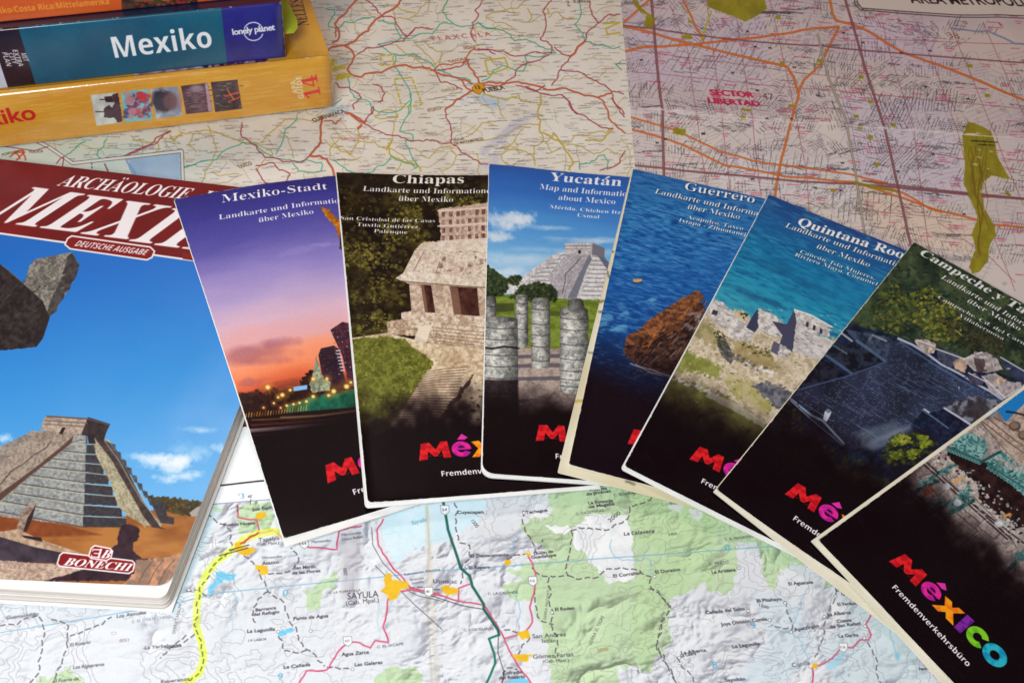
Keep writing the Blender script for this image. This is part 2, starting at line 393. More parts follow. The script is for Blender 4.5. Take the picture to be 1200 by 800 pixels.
def slab(name, q, w, h, zb, zt, mats, parent, nu=2, nv=2, rad=(0, 0, 0, 0), G=None):
    """closed sheet; zb/zt arrays or numbers; material 0 on top, 1 on the sides and below"""
    x, y, U, V = G if G is not None else grid_pts(q, w, h, nu, nv, rad)
    n, m = x.shape; zb = np.broadcast_to(zb, x.shape); zt = np.broadcast_to(zt, x.shape)
    top = np.stack([x, y, zt], -1).reshape(-1, 3); bot = np.stack([x, y, zb], -1).reshape(-1, 3)
    F = []; MI = []; N = n * m; SM = []
    for j in range(n - 1):
        for i in range(m - 1):
            a = j * m + i; F.append((a, a + m, a + m + 1, a + 1)); MI.append(0); SM.append(True)
            F.append((N + a, N + a + 1, N + a + m + 1, N + a + m)); MI.append(1); SM.append(True)
    ring = [i for i in range(m)] + [j * m + m - 1 for j in range(1, n)] + [(n - 1) * m + i for i in range(m - 2, -1, -1)] + [j * m for j in range(n - 2, 0, -1)]
    base = 2 * N; rv = [top[r] for r in ring] + [bot[r] for r in ring]; k = len(ring)
    for i in range(k):
        j = (i + 1) % k; F.append((base + i, base + j, base + k + j, base + k + i)); MI.append(1); SM.append(False)
    uv = np.stack([U / w, 1 - V / h], -1).reshape(-1, 2); ruv = uv[ring]
    return mesh(name, np.vstack([top, bot, rv]), F, mats, parent, MI, np.vstack([uv, uv, ruv, ruv]), SM)

# ------------------------------------------------------------------ the seven tourist brochures: cover artwork
BW, BH = 99.0, 210.0
LOGO = dict(
 M=[(24.6, 182.0), (28.2, 181.6), (30.6, 185.4), (33.2, 181.3), (36.0, 181.4), (36.8, 190.1), (33.6, 190.2), (33.1, 186.0), (31.0, 189.0), (29.6, 189.1), (27.3, 186.2), (26.7, 190.4), (23.0, 190.9)],
 x=[(46.3, 182.6), (49.6, 182.2), (51.2, 184.3), (52.8, 181.8), (55.9, 181.6), (53.0, 186.0), (56.4, 190.3), (52.6, 190.5), (50.9, 188.3), (48.9, 190.9), (45.6, 190.8), (48.9, 186.4)],
 I=[(56.6, 181.2), (60.2, 181.0), (60.0, 190.6), (56.8, 190.7)])
def logo(s, second='Fremdenverkehrsbüro'):
    def hatch(c1, c2, sd): 
        a = mixtex(c1, c2, 2.6, sd, 2, 3.0, sy=1.6)
        return a
    s.poly(LOGO['M'], hatch((226, 34, 38), (186, 18, 32), 1), .18, mmspace=True)
    for i in range(5): s.line([(24.6 + i * 2.3, 188.6 + (i % 2) * .5), (26.2 + i * 2.3, 187.9 + (i % 2) * .6)], .35, (150, 10, 30), .7, mmspace=True, soft=.2)
    def ring(cx, cy, ro, ri, col, cut=None, ex=1.0):
        k = s.sl([(cx - ro * 1.2, cy - ro * 1.2), (cx + ro * 1.2, cy + ro * 1.2)], 0, True); U, V = s.U[k], s.V[k]
        du = (U - cx) / ex; dv = V - cy; d = np.hypot(du, dv); m = np.clip(.5 + (ro - d) / .18, 0, 1) * np.clip(.5 + (d - ri) / .18, 0, 1)
        if cut == 'c': m = m * (1 - ((du > 0) & (np.abs(dv) < du * .62)))
        if cut == 'e':
            m = m * (1 - ((du > 0) & (dv > .15) & (dv < .15 + du * .42 + .2)))
            m = np.maximum(m, np.clip(.5 + (.62 - np.abs(dv + .15)) / .18, 0, 1) * (np.abs(du) < ro - .6))
        s.comp(k, m.astype(np.float32), col, U, V)
    ring(41.7, 186.1, 4.15, 1.75, hatch((232, 40, 150), (176, 24, 150), 4), 'e', 1.02)
    s.poly([(40.4, 180.9), (42.8, 177.9), (45.2, 180.1), (43.6, 181.2)], (226, 50, 170), .18, mmspace=True)
    s.poly(LOGO['x'], hatch((250, 160, 24), (236, 122, 20), 7), .18, mmspace=True)
    s.poly(LOGO['I'], hatch((130, 40, 160), (96, 24, 130), 9), .18, mmspace=True)
    ring(65.0, 185.6, 4.7, 1.9, hatch((130, 205, 40), (96, 180, 40), 12), 'c', .95)
    ring(73.6, 185.8, 4.9, 1.95, hatch((40, 180, 200), (20, 140, 180), 14))
    s.text(second, (31.2, 199.6), (70.4, 199.6), hmm=2.55, f='nb', col=(245, 240, 245), mmspace=True)
DK = (15, 3, 8)
def bfade(s, v0, v1, col=DK, rough=0):
    V = s.V + ((fbm(s.X, s.Y, 20, 3, 3) - .5) * rough if rough else 0)
    t = np.clip((V - v0) / (v1 - v0), 0, 1); s.fade(t * t * (3 - 2 * t), col)

def art_city(s):
    n = fbm(s.U, s.V * 2.4, 34, 5, 2)
    s.img[:] = ramp(s.V + (n - .5) * 9, [(0, (50, 48, 128)), (16, (62, 60, 150)), (40, (92, 86, 172)), (62, (150, 136, 204)), (84, (190, 168, 212)), (98, (222, 184, 204)), (108, (234, 174, 176)), (117, (250, 160, 124)), (128, (246, 138, 92)), (136, (222, 100, 62)), (144, (60, 20, 20))])
    for x, y, rx, ry, a in [(292, 422, 46, 9, .55), (330, 408, 22, 5, .4), (296, 455, 20, 4, .4), (312, 430, 26, 4, .35), (380, 292, 16, 2, .25)]:
        s.blob(x, y, rx, ry, (150, 84, 110) if y > 350 else (190, 180, 230), a, 1.0, .5, -.12)
    s.blob(352, 300, 30, 4, (170, 160, 220), .25, 1, .5, -.2)
    # gilded angel
    g1 = mixtex((236, 150, 30), (150, 84, 14), 5, 3)
    s.poly([(376, 249), (386, 252), (397, 262), (408, 262), (412, 270), (402, 276), (398, 285), (392, 268), (384, 262)], g1, .8, rough=1.2)
    s.poly([(400, 276), (410, 280), (408, 300), (398, 296)], mixtex((90, 60, 40), (40, 30, 40), 5), .8, rough=1)
    # dark city edge
    s.poly([(268, 470), (286, 468), (296, 472), (306, 466), (318, 472), (330, 462), (352, 462), (352, 452), (360, 440), (372, 438), (372, 462), (400, 452), (470, 430), (520, 420), (520, 560), (280, 560)], mixtex((52, 20, 16), (28, 10, 12), 12, 4), 1.2, rough=2.5)
    s.foliage([(276, 468), (340, 460), (345, 480), (280, 484)], 60, 4, [(40, 18, 14), (60, 26, 16), (26, 10, 10)], 4)
    tower = mixtex((62, 36, 48), (40, 22, 34), 8, 2)
    s.poly([(374, 420), (377, 412), (392, 408), (398, 412), (406, 452), (400, 456), (382, 462)], tower, .7)
    s.poly([(388, 390), (402, 380), (424, 384), (436, 400), (440, 450), (410, 455), (402, 420)], mixtex((88, 44, 60), (52, 28, 42), 6, 3), .7)
    for i in range(7):
        for j in range(9): s.blob(391 + j * .9 + i * 4.6, 393 + j * 6 - i * .8, .9, .6, (140, 84, 96) if (i * 3 + j * 5) % 4 else (230, 220, 235), .65, .6)
    for j in range(8): s.blob(377 + j * 1.1 + (j % 3) * 3, 420 + j * 4, .9, .6, (120, 80, 90), .7, .6)
    for j in range(7): s.line([(395 + j * .9, 414 + j * 3.8), (399 + j * .9, 413.5 + j * 3.8)], 1.6, (200, 205, 225), .9)
    s.poly([(369, 434), (372, 419), (375, 434), (380, 447), (388, 450), (388, 460), (366, 464), (364, 454)], mixtex((170, 184, 150), (110, 120, 100), 3), .8, rough=.8)
    s.poly([(345, 458), (361, 455), (361, 460), (345, 463)], (130, 190, 235), .8)
    s.poly([(338, 480), (362, 470), (420, 456), (470, 445), (520, 440), (520, 470), (420, 484), (330, 494)], mixtex((26, 110, 84), (16, 70, 52), 8, 5), 2.0, rough=1.5)
    s.poly([(262, 497), (420, 478), (520, 462), (520, 570), (280, 570)], mixtex((48, 18, 16), (24, 6, 12), 10, 6, sy=3), 1.5)
    for x0, y0, x1, y1, w, c in [(290, 512, 520, 478, 4, (192, 168, 164)), (290, 518, 520, 484, 1.6, (150, 60, 50)), (296, 505, 520, 474, 1.2, (120, 60, 44)), (296, 499, 430, 482, 1, (150, 100, 40)), (300, 524, 520, 494, 1, (90, 30, 32)), (330, 494, 420, 482, 1.4, (140, 120, 90))]:
        s.line([(x0, y0), ((x0 + x1) / 2, (y0 + y1) / 2 + 1.5), (x1, y1)], w, c, .85, soft=1.2)
    R = random.Random(5)
    for x, y, r in [(315, 460, 2.6), (327, 471, 1.5), (332, 468, 2.4), (341, 462, 1.7), (322, 478, 1.3), (337, 480, 1.5), (345, 478, 1.5), (352, 476, 1.5), (360, 474, 1.6), (368, 468, 2), (386, 466, 1.8), (392, 461, 2.6), (407, 455, 2.8), (368, 448, 1.8), (384, 447, 1.8), (330, 483, 1.1), (412, 450, 1.5), (310, 484, 1.1)]:
        s.blob(x, y, r * 2.4, r * 2.2, (255, 170, 60), .4, 1.6); s.blob(x, y, r, r * .9, (255, 226, 130), 1, .8)
    for i in range(24): s.line([(286 + i * 3.2, 497 - i * .55), (286.8 + i * 3.2, 494 - i * .6 - R.random() * 2)], 1.1, R.choice([(190, 130, 40), (130, 90, 30), (220, 160, 70)]), .8)
    bfade(s, 153, 163); logo(s)
    s.text('Mexiko-Stadt', (260, 240), (385, 227), h=9.24, f='sl', shear=.12)
    s.text('Landkarte und Informationen', (257, 260), (417, 241), h=5.60, f='sl', shear=.12)
    s.text('über Mexiko', (304, 265), (369, 257), h=5.60, f='sl', shear=.12)

def stone(a=(226, 206, 184), b=(170, 144, 122), s_=6, sd=1):
    a = C(*a); b = C(*b)
    def f(X, Y):
        n = np.clip((fbm(X, Y, s_ * .5, 4, sd) - .5) * 1.3 + .42 + (fbm(X, Y, s_ * 3, 3, sd + 7) - .5) * .6, 0, 1)
        w_ = np.clip((.34 - fbm(X, Y * 1.6, 1.6, 2, sd + 3)) * 5, 0, .5); n = np.clip(n + w_, 0, 1.25)[..., None]
        return np.clip(a * (1 - n) + b * n, 0, 1)
    return f
def art_jungle(s):
    s.img[:] = ramp(fbm(s.X, s.Y, 22, 5, 3), [(0, (20, 9, 8)), (.4, (34, 22, 10)), (.7, (62, 52, 20)), (1, (92, 82, 34))])
    cols = [(26, 12, 10), (44, 34, 14), (74, 68, 26), (98, 92, 38), (58, 52, 20), (34, 20, 12)]
    s.foliage([(380, 195), (720, 195), (720, 330), (480, 330), (470, 360), (470, 400), (400, 410)], 1500, 4.2, cols, 2)
    for x, y, r, n in [(470, 270, 22, 90), (420, 300, 24, 110), (452, 300, 24, 90), (430, 340, 26, 120), (520, 222, 20, 60), (548, 238, 14, 50), (438, 380, 20, 80), (480, 250, 14, 40)]:
        s.foliage([(x - r, y - r * .6), (x + r, y - r * .6), (x + r, y + r * .6), (x - r, y + r * .6)], n, 2.6, [(120, 112, 44), (92, 88, 34), (140, 128, 56), (60, 54, 22)], int(x))
    s.poly([(380, 195), (720, 195), (720, 214), (560, 222), (440, 226), (380, 226)], (24, 10, 10), 14, .62)
    for x, y, r in [(418, 330, 16), (440, 400, 14), (410, 365, 14), (470, 300, 8)]: s.blob(x, y, r * 1.3, r, (20, 10, 8), .6, .9, .5)
    # roof comb
    s.poly([(514, 245), (570, 238), (700, 226), (700, 284), (518, 284)], stone((226, 204, 188), (186, 160, 144), 5), .8, rough=.8)
    R = random.Random(3)
    for j in range(4):
        for i in range(24):
            x = 519 + i * 7.6 + R.uniform(-1, 1) ; y = 248.5 + j * 9.4 - i * .5
            s.poly([(x, y), (x + R.uniform(3.2, 5), y - .3), (x + R.uniform(3.4, 5), y + R.uniform(4.5, 6.5)), (x + .2, y + 6)], mixtex((96, 54, 44), (156, 116, 100), 3, i), .8, R.choice([.9, .8, .45, .95]))
    for y in (246, 264, 282): s.line([(514, y + 1), (700, y - 10)], 1.8, (240, 220, 204), .8)
    # roof
    s.poly([(497, 284), (570, 281), (700, 272), (700, 300), (570, 296), (487, 293)], stone((244, 232, 216), (214, 196, 176), 8, 3), .8, rough=.7)
    s.poly([(487, 293), (570, 296), (700, 300), (700, 326), (570, 326), (473, 320)], stone((240, 228, 210), (200, 178, 158), 5, 4), .8)
    s.line([(497, 296), (484, 320)], 1, (140, 112, 96), .8); s.line([(518, 300), (511, 321)], 1, (140, 112, 96), .8)
    for i in range(90):
        x = R.uniform(513, 700); y = R.uniform(300, 320) if i % 4 else R.uniform(298, 312)
        s.blob(x, y, R.uniform(1.2, 3.4), R.uniform(1, 2.4), R.choice([(120, 90, 76), (244, 232, 216), (150, 120, 104), (236, 222, 204)]), .75, .5, .5)
    s.poly([(464, 326), (476, 318), (570, 324), (700, 326), (700, 338), (570, 336), (479, 332)], stone((246, 236, 220), (206, 188, 166), 7, 6), .7)
    s.line([(466, 329), (570, 337), (700, 340)], 1.3, (96, 64, 50), .8)
    # front wall, pillars and doors
    s.poly([(480, 331), (570, 337), (700, 340), (700, 380), (570, 372), (483, 366)], stone((228, 208, 186), (176, 150, 128), 6, 7), .7)
    for q in [[(494, 333), (506, 334), (511, 366), (499, 366)], [(528, 335), (560, 337), (563, 370), (533, 368)], [(590, 338), (620, 339), (624, 374), (596, 372)], [(650, 340), (670, 340), (672, 376), (654, 375)]]:
        s.poly(q, mixtex((90, 52, 42), (48, 22, 22), 9, 2), .8)
        s.poly([q[0], ((q[0][0] * .7 + q[1][0] * .3), q[1][1]), ((q[3][0] * .7 + q[2][0] * .3), q[2][1]), q[3]], (150, 112, 92), .8, .7)
    # platform
    s.poly([(471, 366), (483, 364), (570, 371), (700, 378), (700, 392), (570, 384), (471, 373)], stone((240, 226, 206), (184, 156, 132), 7, 8), .7, rough=.5)
    s.line([(471, 374), (570, 384), (700, 392)], 1.4, (130, 98, 76), .7)
    s.poly([(454, 377), (474, 373), (570, 384), (700, 392), (700, 420), (570, 408), (504, 402), (490, 394), (455, 391)], stone((236, 220, 198), (170, 142, 116), 6, 9), .7, rough=.6)
    for k in range(5): s.line([(506 + k * 1.5, 383 + k * 4), (640, 396 + k * 4.6)], 1.1, (140, 108, 84), .7)
    s.line([(454, 383), (494, 386)], 1, (150, 120, 96), .7); s.poly([(492, 382), (508, 380), (500, 402), (486, 398)], (240, 226, 206), .8, .9)
    # path and lawn
    s.poly([(400, 398), (454, 390), (504, 402), (700, 420), (700, 620), (420, 620)], stone((238, 222, 192), (190, 164, 130), 9, 10), 1.2)
    for i in range(110):
        x = R.uniform(500, 690); y = R.uniform(408, 520); s.line([(x, y), (x + R.uniform(4, 13), y + R.uniform(-4, 2))], .8, (140, 110, 84), .55)
    lawn = [(392, 402), (420, 396), (455, 394), (474, 397), (486, 408), (498, 415), (508, 424), (507, 431), (498, 438), (492, 450), (482, 466), (472, 482), (462, 494), (450, 505), (424, 516), (400, 520)]
    s.poly(lawn, mixtex((128, 130, 52), (86, 88, 30), 5, 5), 1.4, rough=1.6)
    s.foliage(lawn, 700, 1.9, [(150, 150, 66), (104, 108, 38), (72, 74, 24), (128, 130, 50), (92, 94, 32)], 7, .8)
    for i in range(26):     # the stair
        t = i / 25; x0 = 500 - 50 * t; y0 = 436 + 72 * t; x1 = 548 - 34 * t; y1 = 430 + 84 * t
        s.line([(x0, y0), ((x0 + x1) / 2, (y0 + y1) / 2 - 1.2), (x1, y1)], 1.2, (128, 96, 72), .75); s.line([(x0 + 1, y0 + 1.4), (x1, y1 + 1.6)], 1.1, (246, 232, 206), .6)
    s.poly([(556, 438), (550, 446), (540, 455), (538, 464), (528, 470), (524, 480), (515, 490), (510, 505), (496, 520), (520, 520), (522, 505), (520, 495), (530, 484), (532, 474), (540, 468), (544, 458), (553, 450)], mixtex((84, 60, 46), (48, 30, 26), 5), 1, .9, rough=1.3)
    s.foliage([(545, 475), (565, 455), (600, 450), (640, 470), (640, 530), (540, 520), (548, 500)], 160, 3, [(70, 66, 30), (44, 40, 20), (96, 92, 44), (30, 20, 16)], 6)
    bfade(s, 144, 174, rough=14); logo(s)
    s.text('Chiapas', (459, 215), (545, 215), h=10.08, f='sl', shear=.2, col=(250, 246, 236)); s.text('Chiapas', (459.6, 215), (545.6, 215), h=10.08, f='sl', shear=.2, col=(250, 246, 236))
    s.text('Landkarte und Informationen', (425, 226), (582, 227), h=5.91, f='sl', shear=.2); s.text('über Mexiko', (467, 236), (532, 236.5), h=5.91, f='sl', shear=.2)
    s.text('San Cristobal de las Casas', (398, 261), (511, 260.5), h=4.01, f='sl', shear=.2); s.text('Tuxtla Gutiérrez,', (418, 267.5), (493, 268), h=3.85, f='sl', shear=.2); s.text('Palenque', (438, 274), (478, 274.5), h=3.85, f='sl', shear=.2)

def clouds(s, L, col=(235, 242, 250)):
    for x, y, rx, ry, a in L:
        for q in range(7):
            s.blob(x + rx * .6 * math.sin(q * 2.3), y + ry * .5 * math.cos(q * 1.7), rx * .5, ry * .55, col, a * .5, 1.0, .8)
def art_pyramid(s):
    s.img[:] = ramp(s.V + (fbm(s.U, s.V * 3, 30, 5, 1) - .5) * 8, [(0, (44, 92, 176)), (25, (56, 116, 200)), (50, (84, 156, 224)), (75, (124, 188, 234)), (95, (176, 214, 240))])
    clouds(s, [(592, 262, 20, 10, .9), (610, 258, 16, 7, .8), (580, 280, 18, 6, .8), (640, 268, 30, 3, .3), (600, 305, 60, 8, .35), (585, 320, 30, 6, .4), (690, 282, 50, 4, .4), (668, 296, 60, 5, .3)])
    s.poly([(560, 348), (660, 344), (780, 352), (780, 420), (560, 420)], mixtex((132, 150, 58), (96, 116, 34), 8, 4, sy=2), 1)
    w = stone((232, 230, 230), (186, 182, 184), 5, 3)
    s.poly([(594, 345), (594, 336), (612, 326), (622, 318), (636, 308), (648, 300), (656, 297), (700, 297), (712, 306), (722, 318), (740, 335), (760, 354), (705, 352), (640, 350)], w, .8, rough=.8)
    for k in range(10):     # tiers, both sides
        t = k / 9; y = 300 + 46 * t; s.line([(656 - 60 * t, y + 1), (662 - 20 * t, y)], 1.3, (112, 110, 116), .55); s.line([(657 - 60 * t, y + 2.4), (660 - 20 * t, y + 1.6)], 1, (244, 244, 244), .8)
        s.line([(694 - 14 * t, y + 1), (700 + 55 * t, y + 1.4)], 1.2, (130, 128, 136), .75); s.line([(694 - 14 * t, y + 2.6), (700 + 55 * t, y + 3)], 1.1, (246, 246, 246), .8)
    s.poly([(664, 298), (690, 298), (676, 326), (664, 351), (640, 350), (646, 336), (640, 326)], stone((206, 202, 206), (160, 156, 162), 3, 5), .8)
    R = random.Random(9)
    for k in range(24): t = k / 23; s.line([(664 - 22 * t, 300 + 48 * t), (690 - 26 * t, 300 + 48 * t)], .7, (150, 146, 152), .6)
    s.line([(680, 302), (672, 312), (662, 322), (661, 334), (658, 345)], 1, (90, 84, 92), .9)
    s.poly([(690, 298), (693, 304), (686, 318), (682, 330), (675, 350), (664, 351), (676, 326)], (110, 114, 130), .8, .9)
    s.poly([(661, 286), (694, 285), (693, 299), (662, 298)], stone((218, 214, 212), (170, 166, 168), 4), .6)
    s.poly([(694, 285), (708, 291), (708, 302), (693, 299)], (120, 118, 128), .6); s.line([(661, 289), (694, 288.5), (708, 293)], 1, (120, 114, 116), .8); s.line([(661, 293), (694, 292)], .8, (140, 134, 136), .8)
    s.poly([(677, 294), (680, 294), (680, 298), (677, 298)], (36, 28, 32), .5); s.poly([(708, 302), (722, 318), (760, 354), (745, 354), (712, 318), (700, 300)], (86, 92, 112), .8, .85)
    for P, n, sd in [([(560, 318), (572, 314), (584, 322), (594, 330), (596, 340), (588, 349), (560, 350)], 130, 1), ([(597, 350), (610, 336), (628, 332), (645, 336), (654, 344), (650, 354), (620, 356)], 150, 2), ([(590, 330), (600, 326), (612, 326), (604, 338)], 40, 3)]:
        s.poly(P, (34, 46, 26), 1.5, .9, rough=2); s.foliage(P, n, 2.6, [(40, 54, 28), (62, 78, 34), (26, 34, 24), (84, 98, 42), (30, 40, 26)], sd)
    s.poly([(560, 358), (602, 357), (602, 366), (560, 370)], (60, 66, 36), 2, .8); s.poly([(640, 366), (660, 366), (660, 372), (640, 372)], (74, 84, 36), 2, .8); s.line([(700, 371), (780, 372)], 2, (74, 84, 36), .8)
    s.poly([(560, 406), (603, 410), (660, 410), (780, 405), (780, 560), (560, 560)], stone((190, 174, 162), (150, 134, 126), 10, 6), 1)
    for y, x0, x1 in [(418, 600, 660), (429, 600, 660), (444, 606, 665), (470, 606, 640), (415, 690, 780), (450, 690, 780)]: s.poly([(x0, y), (x1, y - 2), (x1, y + 3), (x0, y + 4)], (84, 78, 92), 1.2, .8)
    s.poly([(606, 478), (640, 462), (700, 452), (780, 450), (780, 500), (606, 500)], stone((176, 160, 150), (130, 116, 112), 8, 6), 1.5, .9)
    def column(x0, x1, y0, y1, sd, cap=None, k=1.0):
        A = stone((214, 212, 202), (136, 140, 138), 8, sd)
        def col(X, Y):
            t = np.clip((X - x0) / (x1 - x0), 0, 1); sh = np.interp(t, [0, .12, .35, .6, .85, 1], [.62, .86, 1.0, .86, .58, .42])[..., None]
            top = np.clip((Y - y0) / 14, 0, 1)[..., None] * .35 + .65
            return np.clip(A(X, Y) * sh * top * 1.1 * k, 0, 1)
        w_ = x1 - x0; s.poly([(x0, y0 + 2.5), (x0 + w_ * .12, y0 + .4), (x0 + w_ * .5, y0 - .6), (x1 - w_ * .12, y0 + .4), (x1, y0 + 2.5), (x1 + .6, (y0 + y1) / 2), (x1, y1 - 2), (x1 - w_ * .2, y1 + .5), (x0 + w_ * .3, y1 + .8), (x0, y1 - 1), (x0 - .5, (y0 + y1) / 2)], col, .7, rough=.35)
        y = y0 + R.uniform(9, 14)
        while y < y1 - 5:
            s.line([(x0 + .6, y), ((x0 + x1) / 2, y + 1.5), (x1 - .6, y + .2)], 1.1, (52, 50, 52), .75); s.line([(x0 + 1, y + 1.2), ((x0 + x1) / 2, y + 2.7)], .8, (236, 234, 226), .55)
            for q_ in range(3): s.blob(R.uniform(x0 + 2, x1 - 3), y - R.uniform(1, 6), R.uniform(1, 3), R.uniform(.7, 1.8), R.choice([(238, 236, 228), (84, 88, 88)]), .5, .8, .6)
            y += R.uniform(8, 19)
    column(568, 581, 349, 374, 1, k=.8); column(665, 683, 351, 366, 2, k=.8); column(603.5, 618, 347, 409, 3); column(622, 643.5, 351, 433, 4); column(655.5, 688.5, 361, 462, 5, k=1.05); column(564, 606, 373, 500, 6, k=1.05)
    s.line([(565, 409), (575, 411), (590, 408), (607, 410)], 2.4, (30, 26, 28), .85)
    s.poly([(564, 447), (606, 447), (608, 500), (560, 500)], DK, 3, .8)
    bfade(s, 156, 178, rough=6); logo(s)
    s.text('Yucatán', (643, 212), (728, 218), h=10.08, f='sl', shear=.2, col=(245, 248, 252)); s.text('Yucatán', (643.6, 212), (728.6, 218), h=10.08, f='sl', shear=.2, col=(245, 248, 252))
    s.text('Map and Information', (631, 222.5), (741, 230.5), h=6.09, f='sl', shear=.2); s.text('about Mexico', (653, 234.5), (721, 239), h=6.09, f='sl', shear=.2)
    s.text('Mérida, Chichen Itzá,', (643, 245), (734, 251), h=3.85, f='sl', shear=.2); s.text('Uxmal', (675, 254), (702, 256), h=3.85, f='sl', shear=.2)

def waves(s, st, c_hi, c_lo, sc=3.2, k=.5, sd=0):
    s.img[:] = ramp(s.V, st)
    n = fbm(s.U * .55, s.V * 1.9, sc * .6, 4, sd); n2 = fbm(s.U * .4, s.V * 1.2, sc * 4, 3, sd + 5)
    m = np.clip((n - .5) * 2, 0, 1) * k * (.5 + n2); s.fade(np.clip(m, 0, 1), c_hi); m = np.clip((.5 - n) * 2, 0, 1) * k * 1.2 * (.6 + n2); s.fade(np.clip(m, 0, 1), c_lo)
def art_sea(s):
    waves(s, [(0, (44, 108, 176)), (30, (46, 122, 188)), (60, (38, 112, 184)), (90, (30, 96, 172)), (120, (22, 78, 148)), (145, (14, 48, 104))], (96, 160, 210), (16, 62, 130), 3.4, .55, 2)
    for x, y, rx, ry in [(712, 372, 18, 3), (722, 386, 14, 2.4), (704, 380, 10, 2), (760, 352, 12, 1.5)]: s.blob(x, y, rx, ry, (120, 190, 224), .55, 1, .9, -.2)
    rock = [(731, 414), (732, 400), (736, 393), (746, 388), (755, 380), (768, 370), (780, 362), (790, 355), (801, 348), (812, 342), (819, 341), (822, 346), (823, 362), (826, 376), (880, 420), (870, 450), (790, 444), (770, 440), (752, 432), (740, 424)]
    s.poly(rock, mixtex((160, 98, 58), (84, 52, 38), 4, 2, 5, 1.8, 1, 1.6), .9, rough=2)
    s.poly([(733, 408), (750, 396), (766, 396), (778, 388), (790, 384), (800, 376), (812, 360), (823, 350), (826, 378), (870, 430), (850, 450), (790, 444), (752, 432), (738, 422)], mixtex((92, 62, 50), (34, 20, 20), 5, 6, 5, 2.0, 1, 1.6), 3, .92, rough=4)
    R = random.Random(4)
    for i in range(150):
        x = R.uniform(738, 824); y0 = 412 - (x - 732) * .72; y = R.uniform(y0, y0 + 46)
        if y < y0 + 3: continue
        c = R.choice([(214, 132, 66), (150, 84, 40), (60, 34, 24), (110, 70, 46)]) if y < y0 + 20 else R.choice([(120, 100, 96), (28, 18, 22), (70, 50, 46), (150, 130, 124)])
        s.line([(x, y), (x + R.uniform(3, 8), y - R.uniform(2, 8))], R.uniform(.8, 2), c, .6)
    for i in range(20): s.blob(800 + R.uniform(0, 22), 365 + R.uniform(0, 34), R.uniform(1.5, 4), R.uniform(1, 3), (170, 160, 160), .5, .8, .6)
    s.line([(738, 426), (748, 430), (762, 433), (775, 438), (800, 446)], 2, (170, 200, 220), .8); s.line([(744, 427), (760, 436), (775, 440)], 1.2, (235, 240, 245), .7)
    s.poly([(741, 327), (752, 326.5), (751, 329.5), (747, 331), (742, 330)], (216, 168, 104), .6); s.line([(742, 331.5), (751, 331)], 1.3, (70, 50, 50), .8)
    bfade(s, 122, 170, (20, 6, 16), 8); logo(s)
    s.text('Guerrero', (800, 222), (884, 238.5), h=9.24, f='sl', shear=.12, shadow=1.2)
    s.text('Landkarte und Information', (766, 226.5), (908, 257.5), h=5.73, f='sl', shear=.2, shadow=.9); s.text('über Mexiko', (804, 244.5), (866, 257), h=5.73, f='sl', shear=.2, shadow=.9)
    s.text('Acapulco, Taxco', (804, 256), (870, 270), h=4.01, f='sl', shear=.2, shadow=.9); s.text('Ixtapa - Zihuatanejo', (794, 259.5), (878, 278), h=4.01, f='sl', shear=.2, shadow=.9)

